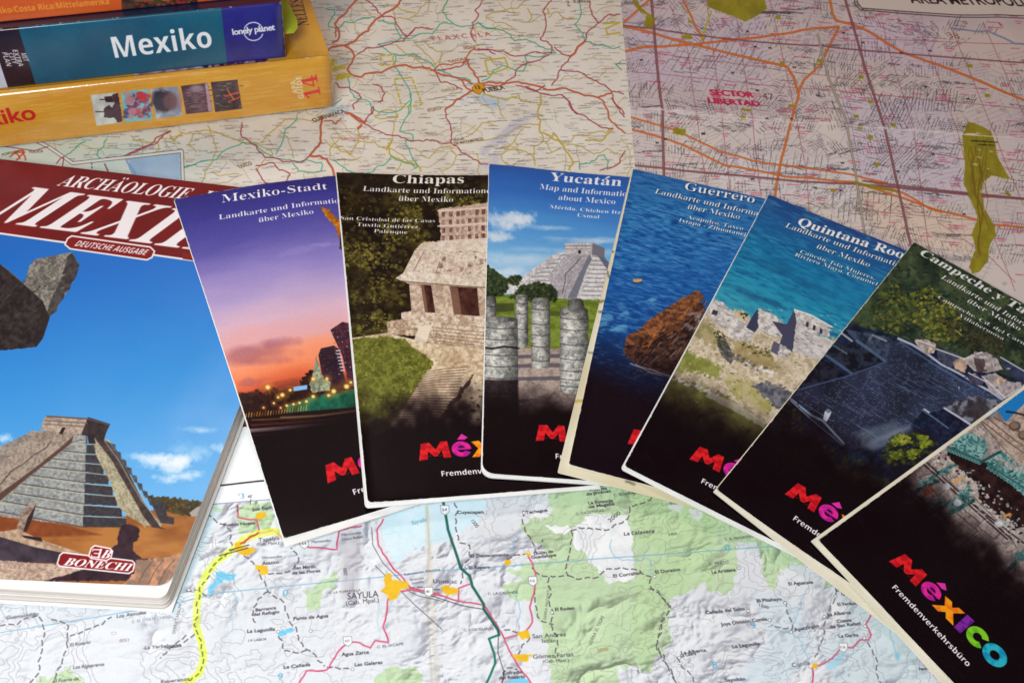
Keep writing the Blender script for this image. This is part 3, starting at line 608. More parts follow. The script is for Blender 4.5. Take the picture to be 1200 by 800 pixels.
def ruin(s, q, light, dark, n, sd, ang=.4):
    R = random.Random(sd); s.poly(q, mixtex(light, dark, 4, sd), .8, rough=.9); p = np.array(q); x0, y0 = p.min(0); x1, y1 = p.max(0)
    for i in range(n):
        x = R.uniform(x0 + 1, x1 - 4); y = R.uniform(y0 + 1, y1 - 2); L = R.uniform(1.5, 5)
        s.line([(x, y), (x + L * math.cos(ang), y + L * math.sin(ang))], R.uniform(.7, 1.4), R.choice([(70, 64, 70), (120, 112, 108), (245, 242, 238)]), .5)
def art_coast(s):
    waves(s, [(0, (40, 72, 138)), (18, (34, 96, 160)), (45, (26, 124, 176)), (70, (34, 146, 184)), (95, (64, 170, 190))], (70, 170, 200), (24, 84, 140), 4.5, .45, 7)
    for x, y, rx, ry, a in [(880, 345, 28, 4, .55), (900, 352, 14, 2.5, .5), (940, 330, 36, 4, .3), (900, 310, 34, 5, .3), (960, 350, 40, 4, .25)]: s.blob(x, y, rx, ry, (20, 70, 124), a, 1, .6, .42)
    s.poly([(830, 348), (842, 352), (856, 362), (870, 362), (884, 376), (900, 380), (930, 388), (975, 396), (1010, 420), (1050, 470), (960, 620), (720, 590), (760, 480)], stone((226, 214, 192), (184, 168, 136), 9, 4), 1, rough=2)
    for P, c1, c2, sd in [([(815, 372), (832, 378), (842, 392), (838, 404), (826, 398), (812, 390)], (176, 164, 116), (140, 132, 84), 1), ([(800, 405), (822, 416), (846, 428), (840, 440), (806, 432), (786, 430)], (150, 156, 74), (116, 122, 50), 2), ([(856, 398), (880, 402), (902, 414), (912, 430), (896, 432), (866, 420)], (180, 162, 112), (150, 132, 84), 3),
        ([(784, 440), (820, 450), (850, 462), (872, 480), (900, 498), (888, 540), (740, 520)], (136, 138, 66), (98, 104, 40), 4), ([(850, 432), (876, 446), (906, 470), (900, 486), (870, 470), (850, 455)], (164, 160, 90), (196, 184, 140), 5)]:
        s.poly(P, mixtex(c1, c2, 6, sd), 3, .9, rough=4)
    R = random.Random(8)
    for i in range(240):
        x = R.uniform(790, 985); y = R.uniform(380, 490)
        s.blob(x, y, R.uniform(.8, 3), R.uniform(.5, 1.5), R.choice([(250, 246, 238), (110, 104, 80), (150, 138, 110), (90, 96, 50)]), .5, .8, .5, .4)
    W1, W2 = (232, 228, 224), (176, 170, 168)
    ruin(s, [(834, 350), (846, 352), (862, 366), (858, 384), (844, 382), (830, 366)], W1, W2, 20, 1); s.poly([(836, 361), (842, 363), (840, 368), (834, 366)], (60, 60, 84), .7)
    ruin(s, [(856, 372), (876, 376), (884, 390), (876, 400), (852, 392)], W1, W2, 24, 2)
    s.poly([(882, 368), (888, 360), (890, 380), (884, 388), (874, 382)], (62, 64, 92), .8); ruin(s, [(888, 360), (904, 366), (920, 380), (918, 396), (898, 390), (888, 382)], W1, W2, 26, 3)
    s.poly([(904, 375), (921, 379), (930, 362), (936, 372), (928, 412), (912, 404), (916, 392)], (72, 72, 98), .8); ruin(s, [(930, 362.5), (950, 370), (972, 383), (970, 394), (950, 390), (932, 378)], W1, W2, 20, 4)
    ruin(s, [(932, 378), (950, 390), (976, 400), (972, 428), (928, 410)], (222, 218, 216), (190, 186, 184), 60, 5)
    for x, y in [(944, 376), (952, 380), (960, 384)]: s.poly([(x, y), (x + 3, y + 1.4), (x + 2, y + 7), (x - 1, y + 5.6)], (60, 56, 76), .6)
    s.line([(930, 362), (950, 369), (974, 383)], 1.6, (250, 248, 244), .9)
    s.poly([(906, 398), (916, 404), (912, 416), (902, 410)], (96, 94, 116), .8); ruin(s, [(914, 402), (926, 410), (920, 420), (910, 416)], W1, W2, 6, 6)
    ruin(s, [(842, 390), (850, 396), (862, 418), (856, 424), (846, 416), (840, 400)], (120, 118, 112), (70, 72, 70), 20, 7)
    for k in range(26): x = 856 + k * 1.9; y = 414 + k * .85; s.blob(x, y + R.uniform(-3, 5), 2.6, 1.9, R.choice([(236, 232, 226), (150, 144, 136), (96, 90, 84)]), .85, .6, .4)
    for k in range(30): x = 790 + k * 1.9; y = 440 + k * .75; s.blob(x, y + R.uniform(-2, 3), 2.6, 1.6, R.choice([(224, 220, 212), (160, 156, 146), (110, 104, 92)]), .85, .6, .4)
    s.poly([(880, 450), (896, 446), (912, 450), (926, 460), (936, 476), (920, 482), (900, 470)], mixtex((60, 66, 82), (120, 120, 128), 4), 1, .9, rough=3)
    for P, n in [([(834, 384), (846, 386), (852, 400), (846, 410)], 40), ([(866, 400), (900, 408), (906, 418), (880, 412)], 30), ([(866, 364), (876, 366), (872, 374)], 14)]: s.foliage(P, n, 1.8, [(50, 58, 28), (80, 86, 40), (40, 40, 26)], n)
    s.foliage([(770, 470), (880, 500), (860, 540), (745, 520)], 120, 3, [(70, 72, 30), (96, 98, 42), (50, 46, 22)], 4, .5)
    s.poly([(830, 456), (860, 470), (896, 494), (894, 500), (856, 478), (826, 462)], (214, 206, 190), 1.2, .75, rough=1)
    bfade(s, 138, 176, rough=8); logo(s)
    s.text('Quintana Roo', (932, 262), (1057, 303.5), h=9.66, f='sl', shear=.2, shadow=1); s.text('Quintana Roo', (932.8, 262.3), (1057.8, 303.8), h=9.66, f='sl', shear=.2)
    s.text('Landkarte und Information', (919, 265), (1060, 316), h=5.73, f='sl', shear=.2, shadow=.8); s.text('über Mexiko', (955, 289.5), (1018, 313), h=5.73, f='sl', shear=.2, shadow=.8)
    s.text('Cancún, Isla Mujeres,', (936, 295), (1024, 328), h=4.01, f='sl', shear=.2, shadow=.8); s.text('Riviera Maya, Cozumel', (930, 298.5), (1027, 335), h=4.01, f='sl', shear=.2, shadow=.8)

def art_forest(s):
    s.img[:] = ramp(fbm(s.X, s.Y, 16, 5, 8), [(0, (24, 34, 30)), (.5, (50, 66, 48)), (1, (84, 98, 62))])
    s.foliage([(1060, 280), (1220, 350), (1300, 420), (1300, 480), (1180, 420), (990, 400)], 900, 4, [(40, 58, 46), (60, 80, 56), (30, 42, 36), (74, 92, 60)], 3)
    for P, n, cols in [([(1026, 345), (1046, 330), (1066, 350), (1078, 372), (1050, 392), (1020, 380)], 200, [(92, 100, 40), (60, 72, 30), (116, 118, 50), (36, 44, 26)]), ([(1066, 344), (1090, 336), (1112, 352), (1128, 380), (1120, 402), (1086, 396), (1070, 376)], 300, [(130, 132, 50), (96, 104, 38), (154, 150, 66), (60, 68, 30)]), ([(1100, 370), (1140, 380), (1180, 400), (1170, 420), (1120, 405)], 160, [(34, 40, 26), (60, 60, 34), (84, 72, 48)])]:
        s.foliage(P, n, 3, cols, n)
    s.poly([(1000, 388), (1040, 392), (1070, 400), (1050, 404), (1000, 396)], (16, 18, 20), 5, .8)
    bl = mixtex((46, 60, 92), (20, 30, 56), 5, 3, 5, 2.2)
    R = random.Random(6)
    s.poly([(985, 385), (1000, 380), (1044, 392), (1100, 410), (1260, 470), (1260, 520), (1120, 640), (1040, 560), (880, 510), (900, 480)], mixtex((34, 46, 74), (18, 26, 46), 5, 3, 5, 2.0), 1.5, rough=1)
    for q, c1, c2 in [([(990, 386), (1040, 394), (1052, 404), (1040, 420), (1006, 402)], (70, 84, 108), (34, 42, 60)), ([(965, 412), (1004, 400), (1038, 424), (997, 438)], (44, 52, 70), (20, 22, 34)), ([(930, 450), (962, 418), (992, 440), (934, 458)], (40, 42, 58), (20, 16, 28))]: s.poly(q, mixtex(c1, c2, 5, 4, 5, 2.2), 1, rough=1)
    for a_, b_, w_, c_ in [((965, 414), (998, 437), 3.4, (84, 112, 142)), ((1004, 399), (1038, 423), 3.6, (92, 120, 154)), ((986, 390), (998, 399), 2.2, (214, 218, 224)), ((976, 404), (992, 414), 1.4, (130, 140, 150)), ((1022, 392), (1038, 399), 1.8, (176, 182, 190)), ((1022, 392), (1018, 398), 1.4, (130, 136, 150))]: s.line([a_, b_], w_, c_, .75, soft=1.4)
    face = [(1050, 396), (1068, 404), (1101, 427), (1140, 450), (1174, 468), (1150, 500), (1104, 496), (1082, 478), (1065, 498), (1050, 507), (1020, 519), (999, 525), (988, 518), (950, 487), (925, 464), (932, 456.5), (992, 440), (1037, 423), (1043, 404)]
    def fc(X, Y):
        d = X * -.5 + Y * .85; t = fbm(X, Y, 26, 4, 5)[..., None]; st = (.5 + .5 * np.sin(d * 2.6 + fbm(X, Y, 40, 2, 9) * 3))[..., None]; sp = (fbm(X * .8, Y * 1.5, 2.2, 2, 8)[..., None] > .72)
        g = np.clip((X - 930) / 240, 0, 1)[..., None]; base = C(34, 36, 54) * (1 - g) + C(52, 66, 94) * g
        return np.clip(base * (.7 + .6 * t) * (.72 + .5 * st) + sp * .16 * st, 0, 1)
    s.poly(face, fc, 1.0, rough=.5)
    for i in range(46):
        x = R.uniform(940, 1120); y = 455 - (x - 930) * .18 + R.uniform(0, 60); L = R.uniform(6, 26); s.line([(x, y), (x + L, y + L * .58)], .8, (120, 142, 186), .4)
    s.line([(1052, 396), (1068, 403), (1086, 414), (1102, 426), (1122, 436), (1142, 448), (1160, 458), (1174, 467)], 2.6, (196, 206, 228), .9); s.line([(1054, 400), (1100, 430), (1140, 453)], 1.6, (84, 106, 156), .8)
    s.line([(925, 465), (950, 485), (964, 492), (988, 518)], 2.6, (150, 172, 200), .85); s.line([(926, 468), (950, 490), (986, 520)], 1.2, (220, 226, 234), .7); s.line([(932, 457), (992, 440), (1038, 423)], 1.6, (70, 92, 132), .8)
    s.poly([(900, 480), (922, 466), (950, 490), (986, 520), (960, 524), (920, 500)], mixtex((34, 26, 44), (18, 12, 24), 5, 3), 1.5, .9)
    for k in range(7): s.line([(918 + k * 3, 478 + k * 5), (956 + k * 4, 504 + k * 2)], .8, (60, 60, 90), .5)
    s.poly([(964, 490), (966, 481), (970, 478), (974, 481), (972, 486), (968, 493)], (196, 208, 222), 1); s.poly([(967, 480), (971, 478), (974, 481), (970, 483)], (110, 120, 136), .8)
    # ruins beside the upper ridge
    for q, c in [([(1071, 398), (1080, 396), (1096, 402), (1094, 412), (1084, 414), (1074, 404)], (204, 190, 184)), ([(1089, 404), (1096, 403), (1094, 413), (1086, 412)], (232, 210, 190)), ([(1096, 408), (1112, 410), (1132, 420), (1124, 430), (1108, 428), (1098, 420)], (84, 90, 118)), ([(1116, 424), (1124, 418), (1134, 422), (1130, 436), (1118, 432)], (220, 190, 168)), ([(1128, 420), (1142, 412), (1156, 412), (1168, 420), (1174, 432), (1158, 436), (1140, 434)], (206, 196, 196)), ([(1140, 418), (1152, 420), (1156, 434), (1144, 436)], (110, 92, 96)), ([(1132, 440), (1142, 436), (1154, 444), (1150, 452), (1136, 448)], (84, 84, 110)), ([(1150, 440), (1166, 436), (1180, 446), (1198, 448), (1190, 462), (1176, 466), (1158, 456)], (196, 186, 190)), ([(1164, 446), (1172, 440), (1178, 444), (1172, 452)], (232, 206, 178)), ([(1170, 418), (1200, 432), (1240, 456), (1240, 470), (1200, 450), (1178, 434)], (60, 72, 104))]:
        s.poly(q, mixtex(c, tuple(int(v * .72) for v in c), 4, int(q[0][0])), .8, rough=.8)
    for a_, b_ in [((1074, 398), (1094, 405)), ((1096, 408), (1130, 420)), ((1134, 436), (1154, 446)), ((1150, 440), (1176, 464)), ((1176, 466), (1200, 450)), ((1128, 420), (1150, 412)), ((1172, 418), (1210, 440))]: s.line([a_, b_], 1.5, (232, 232, 238), .8)
    for i in range(26): s.blob(R.uniform(1096, 1190), R.uniform(412, 456), R.uniform(.8, 2.4), R.uniform(.6, 1.4), R.choice([(60, 56, 76), (240, 232, 226), (40, 40, 56)]), .6, .6, .5)
    # low building in front
    s.poly([(1102, 480), (1120, 468), (1140, 462), (1166, 468), (1172, 480), (1150, 500), (1140, 498)], mixtex((130, 134, 148), (54, 52, 66), 6, 2, 5, 2.6), 1, rough=1.5); s.poly([(1128, 476), (1150, 466), (1160, 478), (1146, 492), (1134, 486)], (52, 46, 50), 3, .8)
    s.poly([(1084, 484), (1106, 478), (1140, 500), (1120, 516), (1096, 510)], mixtex((38, 46, 76), (20, 22, 42), 4, 2), 1); s.line([(1106, 477), (1124, 488), (1144, 501)], 2.4, (200, 206, 220), .9); s.line([(1080, 479), (1092, 487), (1110, 500)], 1.8, (100, 128, 164), .8); s.line([(1082, 478), (1088, 482)], 1.6, (220, 226, 236), .9)
    s.poly([(1008, 522), (1026, 512), (1048, 502), (1066, 496), (1070, 504), (1050, 514), (1024, 526)], (128, 140, 162), 5, .65)
    s.poly([(1040, 520), (1070, 498), (1100, 508), (1096, 560), (1040, 580)], (26, 20, 36), 5, .6)
    for P, n, cols in [([(1038, 516), (1052, 504), (1066, 507), (1078, 503), (1086, 514), (1098, 518), (1092, 530), (1080, 532), (1072, 544), (1056, 540), (1044, 546), (1030, 534), (1034, 524)], 170, [(52, 62, 22), (74, 86, 26), (30, 36, 18)]), ([(1044, 512), (1056, 506), (1068, 512), (1058, 520), (1046, 520)], 60, [(150, 160, 50), (118, 132, 36), (170, 176, 64)]), ([(1074, 508), (1086, 510), (1094, 520), (1080, 524)], 50, [(140, 150, 44), (108, 122, 32)]), ([(1040, 526), (1056, 524), (1060, 534), (1044, 538)], 40, [(120, 132, 36), (88, 100, 28)]), ([(1064, 524), (1078, 526), (1070, 538), (1060, 532)], 40, [(132, 142, 40), (96, 108, 30)]), ([(1046, 516), (1070, 516), (1070, 520), (1046, 520)], 14, [(118, 132, 34), (84, 98, 28), (148, 158, 48), (48, 58, 22), (36, 40, 20)]), ([(900, 470), (936, 470), (940, 500), (920, 540), (890, 520)], 160, [(44, 52, 24), (66, 70, 32), (28, 28, 18)]), ([(960, 520), (1000, 530), (1020, 550), (1000, 570), (960, 560)], 120, [(50, 56, 20), (72, 76, 30), (26, 24, 18)])]:
        s.foliage(P, n, 2.8, cols, n)
    s.poly([(1000, 506), (1050, 490), (1056, 504), (1010, 520)], (130, 146, 160), 6, .4)
    bfade(s, 132, 168, rough=16); logo(s)
    s.text('Campeche y Tabasco', (1075, 297), (1246, 394), h=8.82, f='sl', shear=.2, col=(240, 244, 240)); s.text('Campeche y Tabasco', (1075.7, 297.4), (1246.7, 394.4), h=8.82, f='sl', shear=.2, col=(240, 244, 240))
    s.text('Landkarte und Information', (1101, 325.5), (1230, 399), h=5.56, f='sl', shear=.2, shadow=.6); s.text('über Mexiko', (1131, 353), (1194, 387), h=5.56, f='sl', shear=.2, shadow=.6)
    s.text('Campeche, Cd. del Carmen,', (1097, 348.5), (1215, 412), h=3.85, f='sl', shear=.2, shadow=.6); s.text('Villahermosa', (1122, 370), (1175, 398), h=3.85, f='sl', shear=.2, shadow=.6)

def art_kiosk(s):
    s.img[:] = ramp(fbm(s.X, s.Y, 14, 4, 2), [(0, (64, 52, 52)), (.5, (120, 108, 104)), (1, (160, 148, 142))])
    s.poly([(1140, 500), (1200, 450), (1300, 380), (1420, 440), (1300, 520), (1190, 510), (1170, 480)], (30, 130, 206), 1)
    k_ = Z(1040, 440, 4, [(430, 200), (560, 210), (640, 130), (900, -60), (1300, 300), (1000, 600), (640, 440)])
    s.poly(k_, stone((204, 186, 172), (156, 136, 124), 6, 3), 1)
    for a in [[(440, 205), (560, 300), (700, 400), (1000, 600)], [(470, 195), (600, 300), (760, 400)], [(500, 190), (640, 270), (800, 370)]]: s.line(Z(1040, 440, 4, a), 1.6, (110, 84, 76), .8)
    for a, b in [(598, 232), (640, 275), (690, 310)]: s.blob(1040 + a / 4, 440 + b / 4, 7, 5.4, (90, 70, 62), 1, .3); s.blob(1040 + a / 4 - .5, 440 + b / 4 - .6, 5, 3.8, (140, 116, 104), 1, .3)
    s.line(Z(1040, 440, 4, [(560, 165), (600, 170), (640, 180), (680, 220)]), 2.6, (40, 30, 34), .8)
    # wall of the facade, seen tilted
    s.poly(Z(1040, 440, 4, [(-100, 560), (260, 330), (430, 210), (640, 440), (1100, 800), (900, 1100), (300, 900), (0, 700)]), stone((204, 192, 184), (140, 128, 124), 7, 5), 1.5)
    dark = mixtex((30, 14, 18), (54, 34, 34), 7, 3)
    s.poly(Z(1040, 440, 4, [(275, 340), (340, 330), (440, 390), (560, 440), (660, 540), (1000, 760), (1000, 1000), (700, 830), (560, 660), (440, 600), (420, 500), (300, 400)]), dark, 1, rough=2)
    R = random.Random(12)
    P = lambda pts: Z(1040, 440, 4, pts)
    for q in [[(70, 490), (110, 460), (220, 560), (170, 620)], [(150, 470), (260, 440), (300, 500), (240, 560)], [(200, 700), (300, 620), (420, 720), (320, 810)], [(330, 600), (400, 560), (520, 680), (480, 720)], [(420, 700), (460, 660), (540, 720), (500, 760)], [(560, 720), (640, 700), (700, 800), (620, 830)]]:
        s.poly(P(q), stone((206, 196, 190), (164, 152, 146), 6, len(q)), .9, .9); s.line(P(q), 1, (70, 56, 56), .7, closed=True)
    for a in [[(40, 500), (190, 640)], [(60, 490), (220, 630)], [(170, 410), (560, 760)], [(186, 402), (580, 760)], [(380, 580), (640, 780)], [(200, 720), (330, 800)]]: s.line(P(a), 2, (50, 34, 36), .85)
    s.poly(P([(160, 525), (210, 510), (225, 540), (175, 560)]), (170, 74, 50), 1, .8, rough=1)
    for i in range(170):
        t = R.random(); x = 250 + t * 420 + R.uniform(-60, 60); y = 380 + t * 380 + R.uniform(-60, 60)
        s.blob(1040 + x / 4, 440 + y / 4, R.uniform(.7, 2.2), R.uniform(.5, 1.6), R.choice([(226, 214, 206), (170, 158, 156), (30, 18, 22), (200, 190, 186), (150, 196, 186), (40, 26, 30)]), .85, .5, .4)
    teal = mixtex((64, 128, 120), (22, 66, 66), 3, 5, 4, 2.4)
    lt = mixtex((140, 186, 182), (62, 116, 116), 2.6, 6, 4, 2.4)
    s.poly(P([(295, 325), (340, 280), (400, 262), (460, 300), (470, 350), (440, 392), (380, 370)]), lt, 1, rough=1.5)
    s.poly(P([(460, 400), (540, 350), (600, 400), (700, 450), (1000, 650), (1000, 740), (700, 600), (620, 540), (540, 470)]), lt, 1, rough=1.2)
    s.poly(P([(470, 340), (540, 390), (640, 420), (900, 560), (900, 600), (640, 450), (540, 420)]), mixtex((220, 206, 200), (130, 130, 130), 4), 1, .8, rough=2)
    for i in range(46):
        t = i / 12; x = 300 + t * 140 + R.uniform(-14, 14); y = 290 + t * 88 + R.uniform(-30, 20)
        s.line([(1040 + x / 4, 440 + y / 4), (1040 + (x + R.uniform(8, 26)) / 4, 440 + (y + R.uniform(-14, 22)) / 4)], R.uniform(.8, 1.8), R.choice([(40, 96, 94), (190, 226, 220), (20, 50, 54), (120, 180, 176)]), .8)
    for x0, y0, x1, y1, n in [(285, 330, 445, 395, 11), (470, 410, 680, 545, 13), (680, 545, 1000, 760, 18)]:
        s.line(P([(x0, y0), (x1, y1)]), 2.4, (52, 106, 106), .95)
        for i in range(n): t = (i + .5) / n; s.blob(1040 + (x0 + (x1 - x0) * t - 6) / 4, 440 + (y0 + (y1 - y0) * t + 12) / 4, 2.3, 2.0, (92, 150, 148), 1, .3); s.blob(1040 + (x0 + (x1 - x0) * t - 6) / 4, 440 + (y0 + (y1 - y0) * t + 12) / 4, 1.0, .9, (30, 90, 90), .8, .3)
    s.line(P([(440, 400), (530, 350)]), 3, (34, 80, 84), 1)
    for a in [[(315, 415), (240, 450), (200, 480)], [(240, 490), (140, 530)], [(380, 560), (300, 590), (160, 660)], [(400, 580), (290, 640), (190, 690)], [(150, 530), (0, 615)]]: s.line(P(a), 5 if a[0][1] > 500 else 3.6, teal, .95)
    for x, y, r in [(310, 590, 8), (350, 560, 8), (270, 445, 6), (170, 495, 6), (215, 480, 5), (240, 590, 7), (205, 690, 6), (380, 525, 6)]:
        s.blob(1040 + x / 4, 440 + y / 4, r, r * .6, lt, .9, .5, .6, -.5); s.blob(1040 + x / 4 + 2, 440 + y / 4 + 1, r * .5, r * .3, (20, 60, 62), .6, .6, .6)
    s.line(P([(0, 620), (-160, 720)]), 3, (50, 60, 62), .8)
    for x, y in [(520, 690), (275, 515), (328, 590)]: s.blob(1040 + x / 4, 440 + y / 4, 5, 4, (228, 232, 238), .9, .5)
    for x, y in [(550, 650), (570, 645), (320, 490), (340, 478)]: s.blob(1040 + x / 4, 440 + y / 4, 3, 2, (216, 160, 90), .9, .5)
    s.foliage(P([(-120, 640), (60, 560), (200, 700), (260, 760), (200, 900), (-100, 800)]), 240, 3.4, [(30, 26, 22), (50, 44, 36), (66, 60, 50), (22, 12, 16)], 3, .75)
    q = Z(960, 600, 4, [(520, 40), (600, 0), (720, 80), (620, 170)]); s.poly(q, stone((190, 176, 168), (140, 128, 124), 7, 4), 1, .8)
    s.line(Z(960, 600, 4, [(960, 180), (880, 270), (820, 340)]), 5, teal, .9); s.blob(1196, 650, 8, 6, lt, .9, .5, .6)
    s.poly(Z(960, 600, 4, [(700, 130), (720, 120), (860, 230), (830, 290), (720, 220)]), stone((196, 184, 178), (140, 128, 124), 7, 4), 1, .75, rough=2)
    s.poly(Z(960, 600, 4, [(880, 300), (960, 260), (1100, 360), (1000, 440)]), stone((190, 178, 172), (140, 128, 124), 7, 4), 1, .75, rough=2)
    bfade(s, 128, 160, rough=12); logo(s)

# ------------------------------------------------------------------ guide book "Archäologie in Mexiko"
RED = (132, 24, 24)
def art_archaeology(s):
    s.img[:] = ramp(s.Y + s.X * .12, [(200, (20, 96, 190)), (330, (30, 116, 208)), (450, (52, 146, 222)), (600, (104, 178, 234))])
    clouds(s, [(195, 542, 26, 9, .9), (206, 538, 16, 6, .8), (180, 535, 24, 5, .5), (214, 556, 20, 5, .5), (232, 503, 18, 4, .3), (195, 560, 14, 5, .5), (225, 530, 20, 10, .3), (0, 512, 14, 5, .5), (262, 525, 12, 6, .5)])
    s.poly([(-260, 175), (0, 186), (300, 221), (420, 236), (420, 310), (214, 302), (0, 273), (-260, 240)], mixtex(RED, (112, 16, 20), 50, 3), .8)
    s.line([(-260, 240), (0, 273), (214, 303), (420, 330)], 2.2, (246, 240, 240)); s.poly([(420, 236), (470, 240), (470, 345), (420, 330), (300, 316), (214, 303), (214, 296), (420, 296)], RED, .5)
    wt = (248, 244, 246)
    s.text('ARCHÄOLOGIE', (66, 217), (217, 233), h=13, shear=.12, f='sbi', col=wt, track=-.02)
    s.text('IN', (231, 235), (256, 238), h=13, f='sbi', col=wt, shear=.12)
    for ch, x0, y0, x1, y1 in [('M', -24, 257, 42, 265.5), ('E', 44, 266, 92, 272), ('X', 92, 273, 149, 280), ('I', 149, 281.5, 177, 285), ('K', 178, 286, 240, 294), ('O', 240, 294, 296, 301)]:
        for d in (0, 1.6): s.text(ch, (x0 + d, y0), (x1 + d, y1), h=43, f='sbi', col=wt, shear=.26)
    pl = [(84, 276), (176, 289), (181, 294), (178, 301), (172, 304), (82, 291), (76, 286), (79, 279)]
    s.poly(pl, RED, .8); s.line(pl, 1.8, wt, closed=True); s.text('DEUTSCHE AUSGABE', (86, 287.5), (170, 298.5), h=6, f='nbi', col=wt)
    # serpent head
    st1 = 0
    s.poly([(28, 333), (34, 312), (41, 303), (84, 295), (93, 310), (84, 332), (79, 341), (70, 352), (66, 364), (57, 371), (44, 350)], stone((158, 154, 142), (98, 94, 88), 6, 2), .8, rough=.4)
    s.poly([(93, 310), (84, 295.5), (79, 300), (72, 326), (60, 350), (54, 368), (57, 371), (66, 364), (68, 356), (74, 350), (76, 342), (82, 338), (84, 330), (88, 326)], mixtex((74, 70, 68), (42, 38, 40), 4, 2), .9, .92, rough=.4)
    R = random.Random(2)
    for i in range(46): x = R.uniform(38, 78); y = R.uniform(304, 346); s.blob(x, y, R.uniform(.8, 3), R.uniform(.6, 1.6), R.choice([(196, 190, 174), (90, 86, 80), (74, 72, 68)]), .45, .8, .6, -.6)
    s.poly([(-60, 280), (0, 309), (12, 318), (50, 352), (58, 372), (50, 396), (42, 406), (20, 408), (0, 410), (-60, 414)], mixtex((58, 50, 50), (28, 22, 26), 5, 7, 5, 1.5), .8, rough=.5)
    s.poly([(50, 352), (58, 372), (50, 396), (42, 406), (38, 400), (46, 374)], (34, 26, 30), 1.2, .7); s.line([(0, 309), (14, 320), (50, 352)], 1.2, (120, 112, 104), .6)
    for i in range(70): s.blob(R.uniform(-20, 48), R.uniform(328, 402), R.uniform(1, 4), R.uniform(.6, 2), R.choice([(88, 78, 76), (22, 16, 20), (70, 62, 62)]), .4, .8, .5, -.7)
    # ground
    s.poly([(-260, 600), (0, 598), (110, 612), (202, 592), (300, 600), (320, 720), (-260, 720)], mixtex((178, 116, 58), (140, 80, 34), 26, 4, 5, 1.6, .6, 1.5), 1.2)
    s.poly([(-260, 590), (0, 598), (60, 610), (120, 626), (0, 630), (-260, 620)], mixtex((140, 66, 30), (112, 50, 24), 12, 5), 3, .8)
    s.poly([(168, 580), (200, 582), (240, 588), (300, 592), (300, 604), (214, 604), (190, 596)], mixtex((52, 44, 26), (80, 68, 34), 6, 5), 1, rough=2); s.foliage([(185, 584), (236, 590), (232, 601), (198, 599)], 60, 3, [(70, 54, 24), (40, 40, 22), (96, 74, 34)], 2)
    s.poly([(222, 600), (230, 594), (240, 590), (240, 606), (224, 604)], (190, 184, 180), 1, .8)
    # pyramid
    sl = stone((166, 170, 166), (126, 130, 130), 5, 3); dk = mixtex((60, 58, 64), (44, 42, 48), 3, 6, 4)
    s.poly([(-260, 560), (-40, 515), (0, 522), (14, 516), (30, 508), (38, 504), (48, 505), (78, 500), (90, 505), (100, 512), (100, 616), (0, 604), (-260, 604)], stone((172, 160, 146), (126, 116, 108), 5, 5), 1, rough=1)
    tiers = [(86, 511, 102, 519, 101, 519), (76, 518, 101, 530.5, 112, 531), (65, 527.5, 100, 541, 117, 543), (54, 537, 100, 552, 121.5, 555), (43, 547, 100, 565, 127, 567), (32, 557, 99, 577, 132, 580), (22, 567.5, 99, 590, 137, 592), (9, 577, 98, 603, 143, 605), (-2, 588, 97, 617, 148, 617)]
    for i, (xl, y0, xc, y1, xr, yr) in enumerate(tiers):
        yp = tiers[i - 1][3] if i else 508; xp = xc
        ytop_l = y0; s.poly([(xl, y0), (xc, yp), (xc, y1), (xl - 8, y0 + 10.5 + i * .2)], sl, .7, rough=.5); s.poly([(xc, yp + 1), (xr, yr - 11), (xr, yr), (xc, y1)], dk, .7, rough=.4)
        s.line([(xl - 6, y0 + 9), (xc, y1 - .5)], 1.1, (62, 44, 42), .8); s.line([(xl, y0), (xc, yp + 1), (xr, yr - 11)], 1, (196, 190, 160), .65)
        for q in range(10): x = R.uniform(xl, xc - 4); s.blob(x, y0 + (x - xl) / max(1, xc - xl) * (yp - y0) + R.uniform(3, 8), 2, 1.2, (190, 190, 180) if q % 2 else (96, 96, 98), .5, .7, .4)
    s.poly([(44, 505), (78, 501), (87, 508), (84, 517), (60, 536), (40, 552), (20, 568), (0, 584), (-60, 620), (-120, 620), (0, 545)], stone((176, 160, 144), (132, 118, 106), 5, 8), .9, rough=.7)
    s.poly([(86, 510), (84, 518), (58, 539), (36, 556), (14, 574), (0, 586), (-50, 626), (-50, 612), (0, 577), (40, 548), (70, 524)], (70, 44, 40), 1, .8)
    s.line([(60, 516), (54, 524), (40, 532), (28, 542), (12, 552), (6, 560), (0, 567), (-30, 590)], 1.1, (70, 56, 54), .9)
    s.poly([(120, 512), (128, 515), (150, 552), (176, 600), (190, 612), (188, 617), (170, 615), (150, 604), (138, 592), (130, 566), (113, 534), (108, 512)], stone((190, 182, 150), (140, 132, 106), 4, 2), 1)
    s.poly([(111, 511), (120, 513), (134, 522), (152, 556), (166, 584), (188, 617), (196, 620), (178, 617), (168, 604), (150, 572), (130, 537), (112, 514)], mixtex((76, 62, 62), (48, 38, 42), 4, 2), .8)
    s.line([(108, 512), (128, 545), (148, 582), (170, 617)], 1.3, (172, 164, 150), .9); s.line([(122, 515), (140, 540), (152, 562), (166, 586), (188, 613)], 1.2, (150, 142, 126), .9)
    for k in range(9): x = 128 + k * 6.3; y = 518 + k * 9.2; s.poly([(x, y), (x + 7, y + 2), (x + 8, y + 10), (x + 4, y + 9)], mixtex((92, 96, 100), (60, 60, 68), 3), .7)
    s.poly([(176, 584), (192, 586), (196, 604), (204, 606), (204, 614), (188, 612)], dk, .8)
    s.poly([(48, 500), (52, 488), (56, 486), (103, 489), (97, 508), (76, 507), (47, 503)], stone((196, 176, 158), (150, 130, 118), 5, 2), .7)
